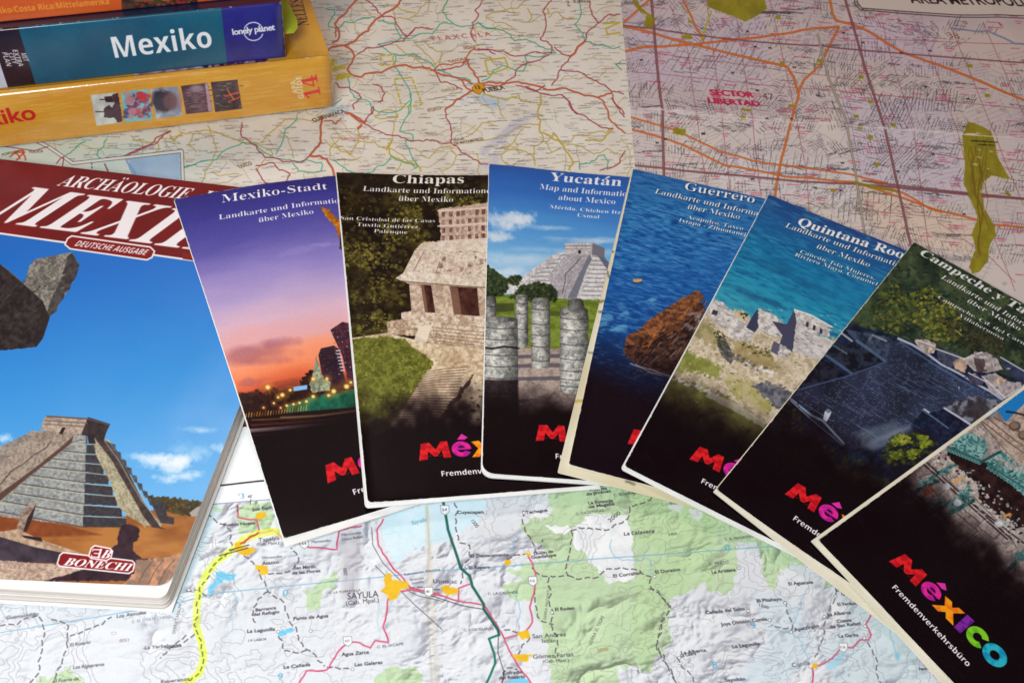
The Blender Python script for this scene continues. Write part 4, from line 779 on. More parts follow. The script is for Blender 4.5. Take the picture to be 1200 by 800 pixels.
    s.poly([(103, 488), (129, 496), (124, 507), (121, 517), (106, 510), (95, 509)], mixtex((56, 42, 46), (34, 26, 32), 5), .7); s.line([(53, 492), (102, 495)], 1.6, (110, 96, 92), .8); s.line([(55, 487), (103, 490), (128, 497)], 1.8, (86, 74, 74), .9); s.line([(51, 496), (99, 499)], 1.3, (98, 84, 80), .7)
    s.poly([(69, 507), (73, 500), (77, 500), (73, 508)], (36, 20, 24), .6); s.poly([(102, 508), (110, 510), (112, 519), (104, 519)], (30, 24, 30), 1)
    # foreground figure, steps and shadow
    s.poly([(20, 618), (24, 600), (34, 590), (42, 588), (40, 596), (34, 604), (32, 620), (24, 623), (16, 622)], mixtex((176, 152, 132), (110, 90, 82), 4), .8, rough=.6); s.poly([(36, 600), (42, 590), (38, 606), (31, 622), (27, 622), (32, 606)], (40, 24, 28), .8, .9)
    s.poly([(-260, 612), (0, 622), (20, 619), (50, 632), (98, 648), (60, 650), (0, 636), (-260, 630)], stone((200, 176, 150), (160, 130, 106), 7, 3), 1.2)
    s.poly([(25, 626), (48, 629), (50, 634), (28, 629)], (36, 26, 32), .8)
    s.poly([(-260, 620), (0, 628), (40, 640), (100, 652), (66, 659), (0, 658), (-260, 654)], mixtex((70, 60, 72), (48, 38, 50), 14, 3), 1)
    s.poly([(-260, 654), (0, 656), (60, 660), (120, 668), (60, 684), (-260, 690)], stone((206, 182, 162), (160, 134, 118), 5, 3), 1, rough=1)
    for i in range(50): s.blob(R.uniform(-10, 120), R.uniform(660, 682), R.uniform(1, 4), R.uniform(.5, 1.5), R.choice([(120, 92, 80), (220, 198, 178)]), .5, .8, .4)
    s.poly([(140, 622), (142, 615), (150, 613), (160, 616), (164, 620), (162, 632), (156, 636), (156, 645), (166, 654), (182, 654), (166, 680), (50, 680), (80, 672), (120, 660), (110, 652), (128, 643), (138, 637), (138, 628)], mixtex((56, 34, 46), (38, 22, 34), 8, 3), 1, rough=.8)
    s.poly([(142, 686), (156, 672), (160, 656), (190, 653), (214, 648), (234, 644), (240, 660), (200, 692)], mixtex((206, 148, 112), (140, 112, 96), 9, 3, 5, 2.2), 1, rough=1.4)
    for x in (172, 184, 196): s.line([(x - 10, 684), (x - 2, 668), (x + 8, 656)], 1.1, (96, 66, 56), .7)
    def plate(x0, y0, x1, y1, h):
        L = [(x0, y0 - h / 2 + 2), (x0 + 4, y0 - h / 2 - 1), (x1 - 2, y1 - h / 2), (x1 + 1, y1 - h / 2 + 3), (x1 - 1, y1 + h / 2 - 3), (x1 - 6, y1 + h / 2), (x0, y0 + h / 2), (x0 - 3, y0 + h / 2 - 3)]
        s.poly(L, (132, 18, 24), .8); s.line(L, 1.6, wt, closed=True)
    plate(70, 655, 157, 664, 15); plate(107, 646.5, 131, 649, 14)
    for d in (0, .4): s.text('BONECHI', (73 + d, 661), (151 + d, 668.5), h=8, f='sbi', col=wt, shear=.1)
    for d in (0, .4): s.text('B', (116.5 + d, 652.8), (127 + d, 653.8), h=9, f='sbi', col=wt)
    s.line([(118.5, 643), (115.5, 652.5)], 2.3, wt); s.line([(109, 643), (118.5, 643.4)], 1.4, wt); s.line([(110.5, 647.5), (117, 648)], 1.3, wt); s.line([(107, 651.6), (115.5, 652.4)], 1.4, wt); s.line([(109, 643), (108.4, 645)], 1, wt); s.line([(107, 651.6), (107.2, 649.4)], 1, wt)

# ------------------------------------------------------------------ map artwork
R0 = random.Random(11)
def wander(R, x0, y0, x1, y1, a=.16, n=4, yk=.75):
    p = [(x0, y0), (x1, y1)]
    for k in range(n):
        q = []
        for i in range(len(p) - 1):
            (ax, ay), (bx, by) = p[i], p[i + 1]; L = math.hypot(bx - ax, by - ay)
            q += [(ax, ay), ((ax + bx) / 2 + R.uniform(-a, a) * L, (ay + by) / 2 + R.uniform(-a, a) * L * yk)]
        p = q + [p[-1]]
    return p
def rich(R, pts, a=.15):
    o = []
    for i in range(len(pts) - 1):
        L_ = math.hypot(pts[i + 1][0] - pts[i][0], pts[i + 1][1] - pts[i][1]); o += wander(R, *pts[i], *pts[i + 1], a, 1 if L_ < 6 else (2 if L_ < 14 else 3))[:-1]
    return o + [pts[-1]]
def scrib(s, R, x, y, L, col, h=1.5, ang=0.05, alpha=.8):
    """illegible fine print: a row of tiny strokes"""
    t = 0
    while t < L:
        w = R.uniform(.8, 2.6); x0 = x + t * math.cos(ang); y0 = y - t * math.sin(ang)
        s.line([(x0, y0), (x0 + w * math.cos(ang), y0 - w * math.sin(ang))], h, col, alpha * R.uniform(.5, 1)); t += w + R.uniform(.3, 1.1)
def art_roadmap(s):
    R = random.Random(21)
    n = fbm(s.X, s.Y * 1.4, 60, 5, 3); n2 = fbm(s.X, s.Y * 1.4, 14, 4, 6)
    s.img[:] = ramp(n * .7 + n2 * .3, [(0, (220, 212, 198)), (.5, (232, 227, 214)), (1, (240, 237, 228))])
    for x, y, r, c in [(80, 190, 90, (206, 226, 216)), (400, 130, 12, (184, 206, 222)), (404, 72, 12, (188, 208, 222)), (568, 118, 16, (170, 196, 226)), (392, 8, 26, (190, 200, 204)), (20, 185, 40, (200, 224, 214))]: s.blob(x, y, r, r * .4, c, .7, 1.2, .8)
    for x, y in [(590, 155), (600, 150), (610, 145), (576, 172), (582, 165), (574, 190)]: s.blob(x, y, 14, 4, (196, 196, 214), .6, 1.2, .9, -.6)
    YL = (188, 166, 70); CR = (158, 48, 66); OR = (206, 92, 52); GR = (50, 168, 136); YD = (196, 176, 40)
    for i in range(520):
        x = R.uniform(-120, 760); y = R.uniform(-160, 300); a = R.uniform(0, 6.28); L = R.uniform(14, 60)
        s.line(wander(R, x, y, x + L * math.cos(a), y + L * .6 * math.sin(a), .2, 3), R.uniform(.7, 1.1), R.choice([YL, (176, 156, 90), (170, 160, 120)]), R.uniform(.5, .85))
    for i in range(120):
        x = R.uniform(-120, 760); y = R.uniform(-160, 300); a = R.uniform(0, 6.28); L = R.uniform(10, 40)
        s.line(wander(R, x, y, x + L * math.cos(a), y + L * .6 * math.sin(a), .2, 3), .6, (160, 170, 200), .5)
    for i in range(3600):
        x = R.uniform(-100, 740); y = R.uniform(-120, 260); scrib(s, R, x, y, R.uniform(4, 15), (104, 92, 92), R.choice([.7, .8, 1.0]), R.choice([-.03, .0, .04, .08]), .62)
    A = lambda p: rich(R, Z(380, 0, 6, p)); B = lambda p: rich(R, Z(380, 100, 6, p)); D = lambda p: rich(R, Z(560, 0, 6, p)); E_ = lambda p: rich(R, Z(560, 100, 6, p)); G = lambda p: rich(R, Z(0, 120, 5.217, p)); F_ = lambda p: rich(R, Z(0, 0, 3, p))
    for p in [D([(0, 600), (60, 670), (180, 700), (300, 700)]), E_([(40, 70), (140, 90), (160, 200), (180, 220)]), E_([(140, 90), (200, 110), (290, 75), (300, 110), (420, 125)]), E_([(0, 390), (160, 350), (260, 300), (360, 270), (440, 280)]), E_([(320, 310), (250, 400), (170, 480), (180, 530), (220, 560)]), E_([(180, 445), (300, 455), (380, 490), (405, 560)]), E_([(440, 330), (460, 360), (450, 400), (395, 430), (395, 480), (405, 530)]), E_([(530, 335), (480, 400), (520, 470), (590, 430)]), E_([(600, 405), (660, 390), (680, 350), (760, 350), (900, 330), (950, 300)]), E_([(620, 415), (740, 430), (820, 480), (910, 440), (960, 480), (1040, 480)]), D([(60, 130), (60, 110), (130, 80), (200, 70), (280, 60), (330, 10)]), D([(60, 120), (120, 160), (200, 170), (240, 190)]), D([(500, 120), (520, 95), (570, 85), (620, 130), (700, 130)]), D([(350, 60), (380, 130), (360, 150)]),
        A([(480, 60), (500, 130), (600, 135), (660, 90), (740, 10)]), A([(430, 30), (520, 50), (640, 90)]), A([(630, 290), (680, 340), (740, 400), (790, 470)]), A([(700, 290), (740, 330), (830, 370), (810, 440)]), A([(510, 320), (560, 370), (640, 400), (700, 470), (760, 500)]), B([(360, 220), (400, 180), (500, 180), (520, 220), (430, 230), (360, 225)]), B([(520, 200), (480, 330), (480, 380)]), B([(240, 300), (240, 400), (360, 400), (440, 440), (580, 520), (660, 560)]), B([(640, 440), (740, 510), (800, 440), (890, 420)]), B([(890, 430), (930, 490), (900, 560), (830, 600)]), B([(100, 380), (40, 440), (40, 500)]), B([(0, 380), (40, 420), (110, 460), (180, 490), (240, 400)]), B([(990, 360), (1110, 260), (1200, 280)]), B([(540, 540), (510, 600)]), G([(800, 200), (870, 240), (960, 240), (970, 290), (920, 310)]), G([(1100, 180), (1190, 190), (1150, 260), (1200, 300)]), F_([(700, 460), (800, 480), (900, 500), (960, 540), (900, 600)]), F_([(730, 440), (760, 520), (720, 600), (700, 650)]), F_([(920, 500), (1000, 420), (1120, 420)])]: s.line(p, 1.1, YL, .95)
    for p in [E_([(440, 60), (420, 190), (435, 290), (440, 330), (570, 385), (595, 410), (660, 520), (670, 550), (640, 590)]), E_([(530, 330), (590, 410)]), B([(440, 450), (480, 380), (460, 480), (560, 540), (660, 560), (680, 600)]), G([(1040, 200), (1060, 230), (1110, 190)]), E_([(950, 300), (900, 350), (860, 390), (760, 380)])]: s.line(p, 1.8, (200, 172, 60), 1)
    for p in [D([(0, 155), (60, 200), (140, 205), (230, 245), (260, 290), (340, 275), (400, 300), (440, 325), (530, 345), (550, 370), (430, 400), (330, 400), (345, 440), (320, 500), (280, 500), (180, 460), (110, 490), (30, 570)]), D([(715, 0), (715, 130), (680, 170), (740, 230), (760, 290), (880, 310), (930, 335), (1000, 325)]), D([(1005, 430), (970, 455), (1010, 490)]), A([(865, 0), (830, 80), (905, 165), (930, 180), (1030, 180), (1080, 160), (1160, 200), (1200, 205)]), A([(900, 170), (810, 170), (760, 240), (600, 272), (540, 265), (500, 170), (420, 155), (420, 140), (380, 150)]), A([(540, 265), (500, 290), (380, 310), (420, 340), (480, 380), (600, 380), (630, 375), (700, 420), (780, 490), (900, 540), (1030, 570)]), A([(490, 380), (495, 470), (550, 550), (610, 700), (600, 800)]), B([(600, 60), (610, 120), (580, 220), (530, 320), (620, 345), (625, 385), (570, 385), (600, 450), (655, 570), (640, 580), (470, 495), (440, 540), (370, 570), (350, 600), (200, 610), (130, 570), (80, 530), (40, 520)]), A([(10, 62), (70, 70), (75, 95), (45, 140), (30, 190), (120, 190), (140, 155), (220, 155), (290, 125), (360, 120)]), A([(170, 540), (210, 690), (240, 700), (320, 720), (345, 770), (540, 770), (600, 710)]), B([(120, 95), (75, 130)]), E_([(720, 590), (715, 550), (790, 545), (850, 490), (890, 485), (920, 530), (915, 590)]), F_([(645, 585), (760, 560), (850, 500), (900, 505), (960, 550), (1020, 560), (1080, 560), (1130, 570), (1130, 600), (1050, 600), (1030, 570)]), F_([(1045, 410), (1000, 460), (970, 540)]), G([(520, 235), (460, 280), (400, 325)]), G([(650, 222), (600, 290), (590, 320), (620, 345)]), G([(1120, 395), (1200, 380)])]: s.line(p, 1.1, GR, .95)
    for p in [A([(290, 0), (380, 90), (410, 120), (490, 125), (580, 255), (640, 195), (760, 205)]), A([(640, 195), (570, 260), (560, 290), (460, 310), (400, 330), (290, 345), (230, 390)]), A([(1110, 10), (1060, 70), (1085, 100), (1040, 160), (1030, 240), (1060, 290)]), D([(520, 0), (455, 80), (480, 150), (460, 240), (440, 275), (520, 320), (520, 370), (340, 385), (220, 385), (100, 350), (0, 340)]), D([(540, 330), (600, 380), (650, 390)]), D([(650, 400), (570, 500), (550, 560), (520, 600)]), D([(580, 490), (700, 500), (840, 570), (940, 640), (1025, 660)]), D([(790, 10), (850, 160), (920, 100), (1000, 100)]), D([(850, 160), (760, 240), (750, 290)]), D([(350, 440), (440, 420), (500, 385)]), D([(360, 440), (270, 490), (265, 530), (190, 590)]), D([(270, 600), (400, 640), (430, 630), (470, 600)]), D([(340, 610), (440, 655), (590, 665), (700, 800)]), D([(940, 650), (960, 720), (1030, 800)]), E_([(590, 65), (700, 195), (820, 260), (880, 295), (950, 300)]), E_([(1030, 220), (990, 150), (940, 90)]), E_([(1035, 460), (1000, 510), (1000, 540), (900, 580), (860, 595)]), B([(850, 180), (855, 220), (890, 300), (890, 400), (690, 390), (610, 390), (520, 350), (350, 310), (280, 270), (160, 190)]), B([(890, 400), (940, 430), (1010, 490), (1100, 550), (1150, 550)]), B([(280, 270), (330, 200), (345, 150), (340, 200)]), A([(80, 580), (100, 610), (220, 650), (260, 690), (200, 740), (210, 770)]), A([(340, 595), (400, 610), (425, 660), (410, 710), (380, 720)]), A([(80, 200), (80, 260)]), A([(780, 490), (820, 580), (870, 580), (930, 610), (970, 630)]), A([(1060, 350), (1160, 350), (1200, 380)]), A([(1000, 430), (900, 480), (800, 490)]), F_([(600, 460), (560, 490), (500, 520), (440, 550)]), F_([(850, 430), (850, 480), (900, 510), (930, 550), (1060, 570), (1090, 545)]), F_([(900, 590), (930, 640), (990, 650), (1020, 610), (960, 570), (900, 580)]), G([(1040, 175), (950, 215), (940, 240), (820, 295), (740, 330), (650, 335)]), G([(300, 375), (350, 360), (380, 330)])]:
        s.line(p, 1.35, CR, .9); s.line(p, .6, (222, 170, 170), .55, (3, 5))
    for p, w in [(A([(235, 0), (150, 95), (75, 165), (105, 230), (105, 265), (60, 300)]), 3), (A([(540, 0), (490, 60), (385, 125), (310, 220), (240, 265), (150, 325), (60, 330)]), 3.2), (A([(150, 330), (185, 350), (215, 400), (165, 500), (210, 540), (260, 545), (320, 515), (400, 515), (440, 490), (500, 468), (600, 465), (690, 470), (770, 495), (900, 540), (1040, 590)]), 2.8), (A([(775, 490), (810, 455), (1000, 425), (1025, 360), (1060, 340)]), 2), (A([(1010, 420), (1050, 500), (1090, 590)]), 2.8), (A([(970, 570), (1000, 620), (1050, 640)]), 2.6), (A([(1040, 640), (930, 700), (850, 770)]), 3), (D([(0, 600), (180, 585), (400, 600), (640, 630), (840, 685), (940, 650)]), 2.8), (D([(0, 610), (110, 605), (190, 592)]), 2.2), (D([(750, 290), (690, 350), (650, 395)]), 3.4), (E_([(850, 90), (900, 150), (920, 230), (980, 290), (1035, 330)]), 2.4), (B([(150, 190), (230, 240), (280, 265), (290, 250)]), 4), (B([(0, 250), (60, 250), (80, 270), (120, 230)]), 2), (B([(240, 300), (260, 280)]), 4), (F_([(1130, 410), (1110, 520), (1090, 545), (1150, 560), (1170, 640)]), 3.4), (F_([(60, 520), (80, 560), (90, 580)]), 2.5), (F_([(40, 540), (60, 560), (100, 550)]), 2), (A([(-40, 360), (30, 350), (60, 330)]), 2.6)]: s.line(p, w * .7, (150, 60, 44), .9); s.line(p, w * .4, (220, 104, 62), 1)
    for q in [[(492, 560), (615, 545), (688, 735), (545, 755)], [(395, 395), (480, 385), (490, 455), (400, 460)]]: s.line(Z(380, 0, 6, q), 1.8, YD, .9, (6, 1.5), closed=True)
    for q in [[(50, 425), (190, 405), (215, 475), (75, 525), (50, 425)], [(880, 160), (1000, 158), (900, 200), (910, 240), (1000, 230)], [(500, 90), (490, 60)]]: s.line(Z(560, 0, 6, q), 1.8, YD, .9)
    for x, y, w, h in [(388, 72, 7, 5), (384, 80, 6, 5), (400, 80, 7, 3), (402, 90, 7, 3)]: s.blob(x, y, w, h, (206, 190, 30), .9, .5, .8)
    s.poly([(553, 103), (558, 98), (565, 97), (569, 103), (562, 111), (556, 109)], (222, 160, 30), .6); s.line([(553, 103), (558, 98), (565, 97), (569, 103), (562, 111), (556, 109)], .8, (160, 90, 20), .9, closed=True)
    dkc = (60, 36, 20)
    s.text('13', (557, 105), (564, 104), h=4, f='nh', col=dkc); s.text('PUEBLA', (567, 109), (592, 104.5), h=4.6, f='nh', col=dkc)
    s.text('TLAXCALA', (505, 48), (576, 42), h=5.2, f='nh', col=(196, 90, 96), track=.25, alpha=.8)
    s.text('CUERNAVACA', (368, 143), (405, 131), h=4.4, f='nh', col=(90, 60, 20)); s.text('ATLIXCO', (502, 131), (518, 127.5), h=3.4, f='nh', col=(120, 84, 30)); s.text('CHOLULA', (518, 108), (538, 105), h=2.8, f='nh', col=(140, 110, 40)); s.text('TLAXCALA', (526, 74), (548, 69.5), h=3, f='nh', col=(150, 90, 40)); s.text('APIZACO', (544, 58), (558, 56), h=3, f='nh', col=(150, 100, 40))
    s.text('IZUCAR', (532, 165), (545, 163), h=3, f='nh', col=(110, 90, 70)); s.text('DE MATAMOROS', (533, 169.5), (567, 163), h=3, f='nh', col=(110, 90, 70)); s.text('TAXCO', (280, 197), (296, 192), h=4, f='nh', col=(110, 80, 30)); s.text('MARQUEZ DE GALEANA', (400, 165), (433, 162), h=3, f='n', col=(180, 70, 80)); s.text('Z', (665, 7), (669, 7), h=6, f='n', col=(80, 60, 60)); s.text('DE ZARAGOZA', (672, 3), (692, 3), h=4, f='nh', col=(90, 60, 60))
    # inset with the sea
    fr = [(-30, 130), (56, 171), (85, 191), (213, 176.5), (216, 260), (-30, 260)]
    s.poly(fr, mixtex((204, 228, 222), (222, 234, 224), 30, 3), .8); s.poly([(148, 184), (210, 177.5), (216, 260), (164, 260), (154, 205)], mixtex((176, 206, 230), (160, 194, 226), 30, 3), 1.5, rough=2)
    for p in [[(150, 190), (156, 198), (162, 210)], [(147, 186), (154, 200), (160, 214)]]: s.line(p, 1, (90, 150, 200), .8)
    s.line(fr, 4.2, (70, 66, 66), closed=True); s.line(fr, 3.0, (238, 236, 232), closed=True)
    s.line(Z(0, 120, 5.217, [(560, 365), (562, 410)]), 1.4, (60, 50, 50), .8, (3, 1.5)); s.line(Z(0, 120, 5.217, [(640, 375), (660, 420)]), 1.6, CR, .9); s.line(Z(0, 120, 5.217, [(380, 400), (390, 330), (370, 340), (345, 372)]), 1.2, CR, .9)
    for p in [G([(85, 300), (140, 290), (155, 350)]), G([(60, 330), (110, 300), (150, 300), (100, 350)]), G([(85, 300), (120, 340)])]: s.line(p, 1.8, (200, 80, 50), .9)
    s.text('ACAPULCO', (2, 182), (22, 178), h=3, f='nh', col=(90, 80, 40)); s.text('TOLUCA', (33, 179), (50, 178), h=3, f='nh', col=(90, 80, 60))
    s.line([(0, 170), (40, 176), (56, 171)], 1.2, CR, .8)
    s.grain(.03)

def art_citymap(s):
    R = random.Random(5)
    n = fbm(s.X, s.Y * 1.4, 90, 4, 3)
    s.img[:] = ramp(n, [(0, (200, 184, 192)), (.5, (212, 198, 200)), (1, (222, 210, 204))])
    s.poly([(730, 128), (800, 135), (1000, 150), (1180, 163), (1300, 170), (1300, 420), (700, 420)], (226, 218, 212), 8, .6)
    for q, c in [([(1000, 20), (1110, 26), (1130, 60), (1090, 90), (990, 60)], (220, 202, 224)), ([(980, 110), (1110, 118), (1120, 160), (1140, 230), (1060, 240), (1000, 200)], (214, 206, 226)), ([(1008, 214), (1060, 230), (1150, 258), (1140, 300), (1040, 280), (1010, 250)], (238, 214, 188)), ([(1090, 30), (1300, 40), (1300, 110), (1100, 64)], (226, 210, 198)), ([(840, 180), (1000, 190), (1000, 240), (840, 220)], (226, 224, 226)), ([(740, 20), (900, 20), (900, 100), (740, 100)], (206, 194, 212))]: s.poly(q, c, 10, .6)
    ink = (50, 44, 54)
    def streets(x, y, w, h, ang, step, L, th=1.0, skip=.15, gap=2.2):
        ca, sa = math.cos(ang), math.sin(ang)
        t = -w / 2
        while t < w / 2:
            u = -h / 2 + R.uniform(0, L * .5)
            while u < h / 2:
                l = R.uniform(.45, 1) * L
                if R.random() > skip:
                    px = x + t; py = y; x0 = px + u * ca; y0 = py - u * sa * .8
                    s.line([(x0, y0), (x0 + l * ca, y0 - l * sa * .8)], th * R.uniform(.75, 1.1), ink, R.uniform(.35, .75), (1.8, .5) if l > 9 else None)
                u += l + gap
            t += step * R.uniform(.8, 1.2)
    # districts of connected streets, each with its own direction
    SD = [(R.uniform(700, 1260), R.uniform(-140, 400), R.choice([.25, .15, -.15, .45, .75, -.4, .2, 1.0]), R.uniform(4.5, 7.5), R.uniform(9, 17)) for q in range(130)]
    best = np.full(s.X.shape, 1e9, np.float32); TH = np.zeros_like(best); P1 = np.ones_like(best); P2 = np.ones_like(best); jx = s.X + 9 * fbm(s.X, s.Y, 24, 2, 3); jy = s.Y + 9 * fbm(s.X, s.Y, 24, 2, 13)
    for (sx, sy, th, a_, b_) in SD:
        k = s.sl([(sx - 70, sy - 60), (sx + 70, sy + 60)]); 
        if k is None: continue
        d = (jx[k] - sx) ** 2 + ((jy[k] - sy) * 1.3) ** 2; m = d < best[k]
        best[k] = np.where(m, d, best[k]); TH[k] = np.where(m, th, TH[k]); P1[k] = np.where(m, a_, P1[k]); P2[k] = np.where(m, b_, P2[k])
    u_ = s.X * np.cos(TH) - s.Y * 1.25 * np.sin(TH); v_ = s.X * np.sin(TH) + s.Y * 1.25 * np.cos(TH)
    l1 = np.abs((v_ / P1) % 1 - .5) * P1; l2 = np.abs((u_ / P2) % 1 - .5) * P2; cut = fbm(s.X, s.Y, 9, 2, 21)
    m = np.maximum(np.clip(.75 - l1, 0, 1) * (cut > .34), np.clip(.75 - l2, 0, 1) * (cut < .66)); m = m * (best < 3600) * ((s.X < 1125) | (s.Y > 215) | (s.Y < 150)) * ~((s.Y < 60) & (s.X > 1085)); s.fade(np.clip(m, 0, 1) * .5, (112, 102, 116))
    def dist_ang(x, y):
        b = min(SD, key=lambda q: (q[0] - x) ** 2 + ((q[1] - y) * 1.3) ** 2); return -b[2]
    # clusters of street names in changing directions
    for gx in range(22):
        for gy in range(17):
            x = 735 + gx * 26 + R.uniform(-7, 7); y = -90 + gy * 24 + R.uniform(-6, 6)
            if x > 1128 + (y - 60) * .1 and y > 40 and x < 1190 and y < 330 and R.random() < .6: continue
            if y < 60 and x > 1090 and R.random() < .85: continue
            if x < 1000 and x > 740 and y > 40 and y < 120 and x < 930: k = (1.1, 10, 12)
            else:
                fl = float(vnoise(np.array([x]), np.array([y * 1.3]), 70.0, 6)[0]); k = (1.35 if y > 150 and x < 1000 else (.2 + round(fl * 5) / 5 * 2.4), R.choice([3.2, 4, 5]), R.choice([5, 7, 9]))
                if R.random() < .35: k = (k[0] - 1.45, k[1], k[2])
            if k[1] < 9: k = (dist_ang(x, y) + R.choice([0, 1.45, 1.45]), k[1], k[2])
            streets(x, y, 24, 20, k[0] + R.uniform(-.04, .04), k[1], k[2], .8, .25)
            if R.random() < .5:
                for q_ in range(3): scrib(s, R, x + R.uniform(-14, 4), y + R.uniform(-10, 10), R.uniform(8, 18), ink, .8, -.12, .65)
    for (x, y, w, h, a, st, L) in [(860, 73, 60, 22, 1.1, 8, 14), (980, 74, 46, 26, 1.25, 3.6, 16), (1000, 96, 44, 24, .9, 4, 13), (835, 65, 90, 20, 1.15, 9, 16), (760, 110, 60, 20, 1.1, 9, 14), (900, 14, 60, 18, -.2, 3, 8), (1045, 130, 50, 40, 1.2, 4, 10), (1060, 185, 60, 40, .9, 4.4, 13), (1090, 120, 60, 30, 1.45, 4, 9), (830, 190, 70, 26, 1.2, 8, 12), (1010, 245, 70, 40, 1.5, 7, 12), (930, 200, 90, 40, 1.45, 8, 14), (1100, 300, 70, 30, -.3, 5, 20)]:
        streets(x, y, w, h, a, st, L, .95, .08, 1.5)
    for i in range(240):
        x = R.uniform(740, 1200); y = R.uniform(-20, 330); scrib(s, R, x, y, R.uniform(6, 18), (200, 70, 110), 1.3, -.06, .75)
        if R.random() < .5: scrib(s, R, x + 1, y + 2.6, R.uniform(5, 12), (200, 70, 110), 1.3, -.06, .7)
    for i in range(420):
        x = R.uniform(732, 1210); y = R.uniform(-40, 340)
        if (x > 1128 and 40 < y < 330 and R.random() < .6) or (y < 62 and x > 1080 and R.random() < .9): continue
        fl = float(vnoise(np.array([x]), np.array([y * 1.3]), 34.0, 9)[0]); an = dist_ang(x, y) + R.choice([0, 1.45]); n_ = R.randint(2, 4); L = R.uniform(4, 9); g_ = R.uniform(2.4, 3.6)
        for q in range(n_): dx = q * g_ * math.sin(an); dy = q * g_ * math.cos(an) * .8; s.line([(x + dx, y + dy), (x + dx + L * math.cos(an), y + dy - L * math.sin(an) * .8)], .7, (66, 58, 72), .5)
    # printed grid
    for p in [[(828, 0), (845, 135), (860, 260)], [(860, 0), (880, 130), (895, 260)], [(786, 10), (806, 60), (822, 180), (835, 260)], [(900, -10), (925, 100), (945, 200), (950, 280)], [(1034, 25), (1042, 60), (1070, 150), (1090, 300)], [(1074, 24), (1100, 90), (1135, 200), (1190, 340)], [(1112, 26), (1135, 80), (1170, 170), (1200, 240)], [(1152, 26), (1180, 90), (1210, 160)], [(740, 85), (900, 100), (1200, 128)], [(740, 60), (1010, 95)], [(1010, 45), (1200, 52)], [(1000, 160), (1200, 200)], [(1000, 245), (1200, 262)], [(1100, 260), (1160, 300), (1190, 330)]]: s.line(rich(R, p, .004), .8, (170, 90, 100), .8)
    OG = (226, 120, 44)
    def road(p, w, c=OG): p = rich(R, p, .02); s.line(p, w * .85, (176, 84, 34), .8); s.line(p, w * .5, c, 1)
    for p, w in [([(763, 0), (740, 20), (728, 30)], 3), ([(800, 0), (812, 26), (824, 48)], 3), ([(730, 62), (750, 57), (800, 54), (850, 48), (900, 42), (982, 31)], 3.2), ([(728, 31), (790, 48), (860, 64), (900, 73), (922, 78), (930, 90), (935, 108), (936, 112), (930, 130), (916, 185), (908, 232)], 3.4), ([(970, -10), (976, 16), (980, 24), (1000, 28), (1020, 38), (1060, 62), (1100, 76), (1150, 96), (1200, 118), (1260, 140)], 3.4), ([(983, 31), (974, 50), (960, 78), (942, 94), (936, 108)], 3.2), ([(733, 137), (790, 153), (840, 176), (880, 188), (960, 199), (1040, 214)], 2.4), ([(733, 150), (800, 170), (850, 194), (920, 207), (1000, 214), (1060, 232), (1100, 246), (1160, 262), (1240, 268)], 2.8), ([(1020, 212), (1060, 226), (1090, 244), (1104, 248)], 2.6)]: road(p, w)
    s.line([(833, 16), (826, 34), (823, 46)], 2, (190, 180, 40))
    BR = (120, 66, 72)
    for p, w in [([(763, 0), (768, 60), (773, 110), (776, 135), (778, 210)], 3.2), ([(988, -10), (1000, 30), (1014, 80), (1030, 130), (1044, 180), (1054, 225), (1066, 280), (1080, 340)], 3.0), ([(728, 31), (820, 43), (900, 50), (1000, 58), (1100, 66), (1200, 74), (1300, 80)], 1.8), ([(735, 193), (800, 200), (870, 206), (940, 213), (1040, 218), (1140, 228), (1240, 236)], 2.4), ([(1012, 212), (1100, 222), (1200, 232)], 2.2)]: s.line(p, w, BR, .85); s.line(p, w * .35, (170, 120, 124), .6)
    s.line([(958, 42), (970, 90), (990, 140), (1002, 200), (1012, 270), (1020, 300)], 3, (140, 130, 116), .9); s.line([(958, 42), (970, 90), (990, 140), (1002, 200), (1012, 270)], 1.2, (196, 188, 170), .9)
    s.line([(970, 60), (985, 110), (1000, 160), (1020, 260), (1030, 320)], .6, BR, .5)
    PG = mixtex((158, 148, 24), (140, 130, 20), 8, 2)
    for q in [[(829, 0), (829, 8), (874, 25), (899, 11), (894, -14), (850, -20)], [(740, -6), (752, 12), (764, 20), (764, 24), (758, 20), (750, 16), (742, 6)], [(797, 45), (806, 40), (812, 46), (808, 48)], [(806, 22), (812, 28), (815, 30), (806, 28)], [(1134, 143), (1145, 146), (1160, 154), (1166, 170), (1170, 185), (1182, 206), (1184, 210), (1174, 208), (1162, 205), (1152, 214), (1150, 224), (1154, 244), (1165, 262), (1168, 275), (1160, 286), (1158, 305), (1148, 318), (1140, 320), (1136, 312), (1144, 290), (1139, 274), (1146, 256), (1144, 246), (1136, 230), (1130, 215), (1131, 190), (1127, 160)],
              [(1180, 223), (1186, 228), (1184, 230), (1178, 227)], [(868, 128), (880, 130), (879, 133), (867, 131)], [(790, 150), (804, 153), (802, 160), (788, 157)], [(1000, 215), (1002, 213), (1050, 222), (1056, 226), (1020, 220)], [(757, 20), (768, 24), (764, 36), (754, 32)]]: s.poly(q, PG, .8, .95, rough=.6)
    for x, y in [(1009, 90), (1020, 119), (1046, 148), (1007, 151), (1020, 161), (1028, 192), (1157, 112), (960, 72), (917, 74), (912, 20), (1003, 137), (976, 223), (1137, 77), (927, 124), (870, 140), (800, 156)]: s.poly([(x - 3, y - 2), (x + 3, y - 1.4), (x + 3, y + 2.4), (x - 3, y + 2)], (158, 148, 24), .6)
    for i in range(10): s.line(wander(R, R.uniform(1134, 1160), R.uniform(150, 200), R.uniform(1140, 1160), R.uniform(210, 300), .1, 3), .8, (110, 70, 20), .6)
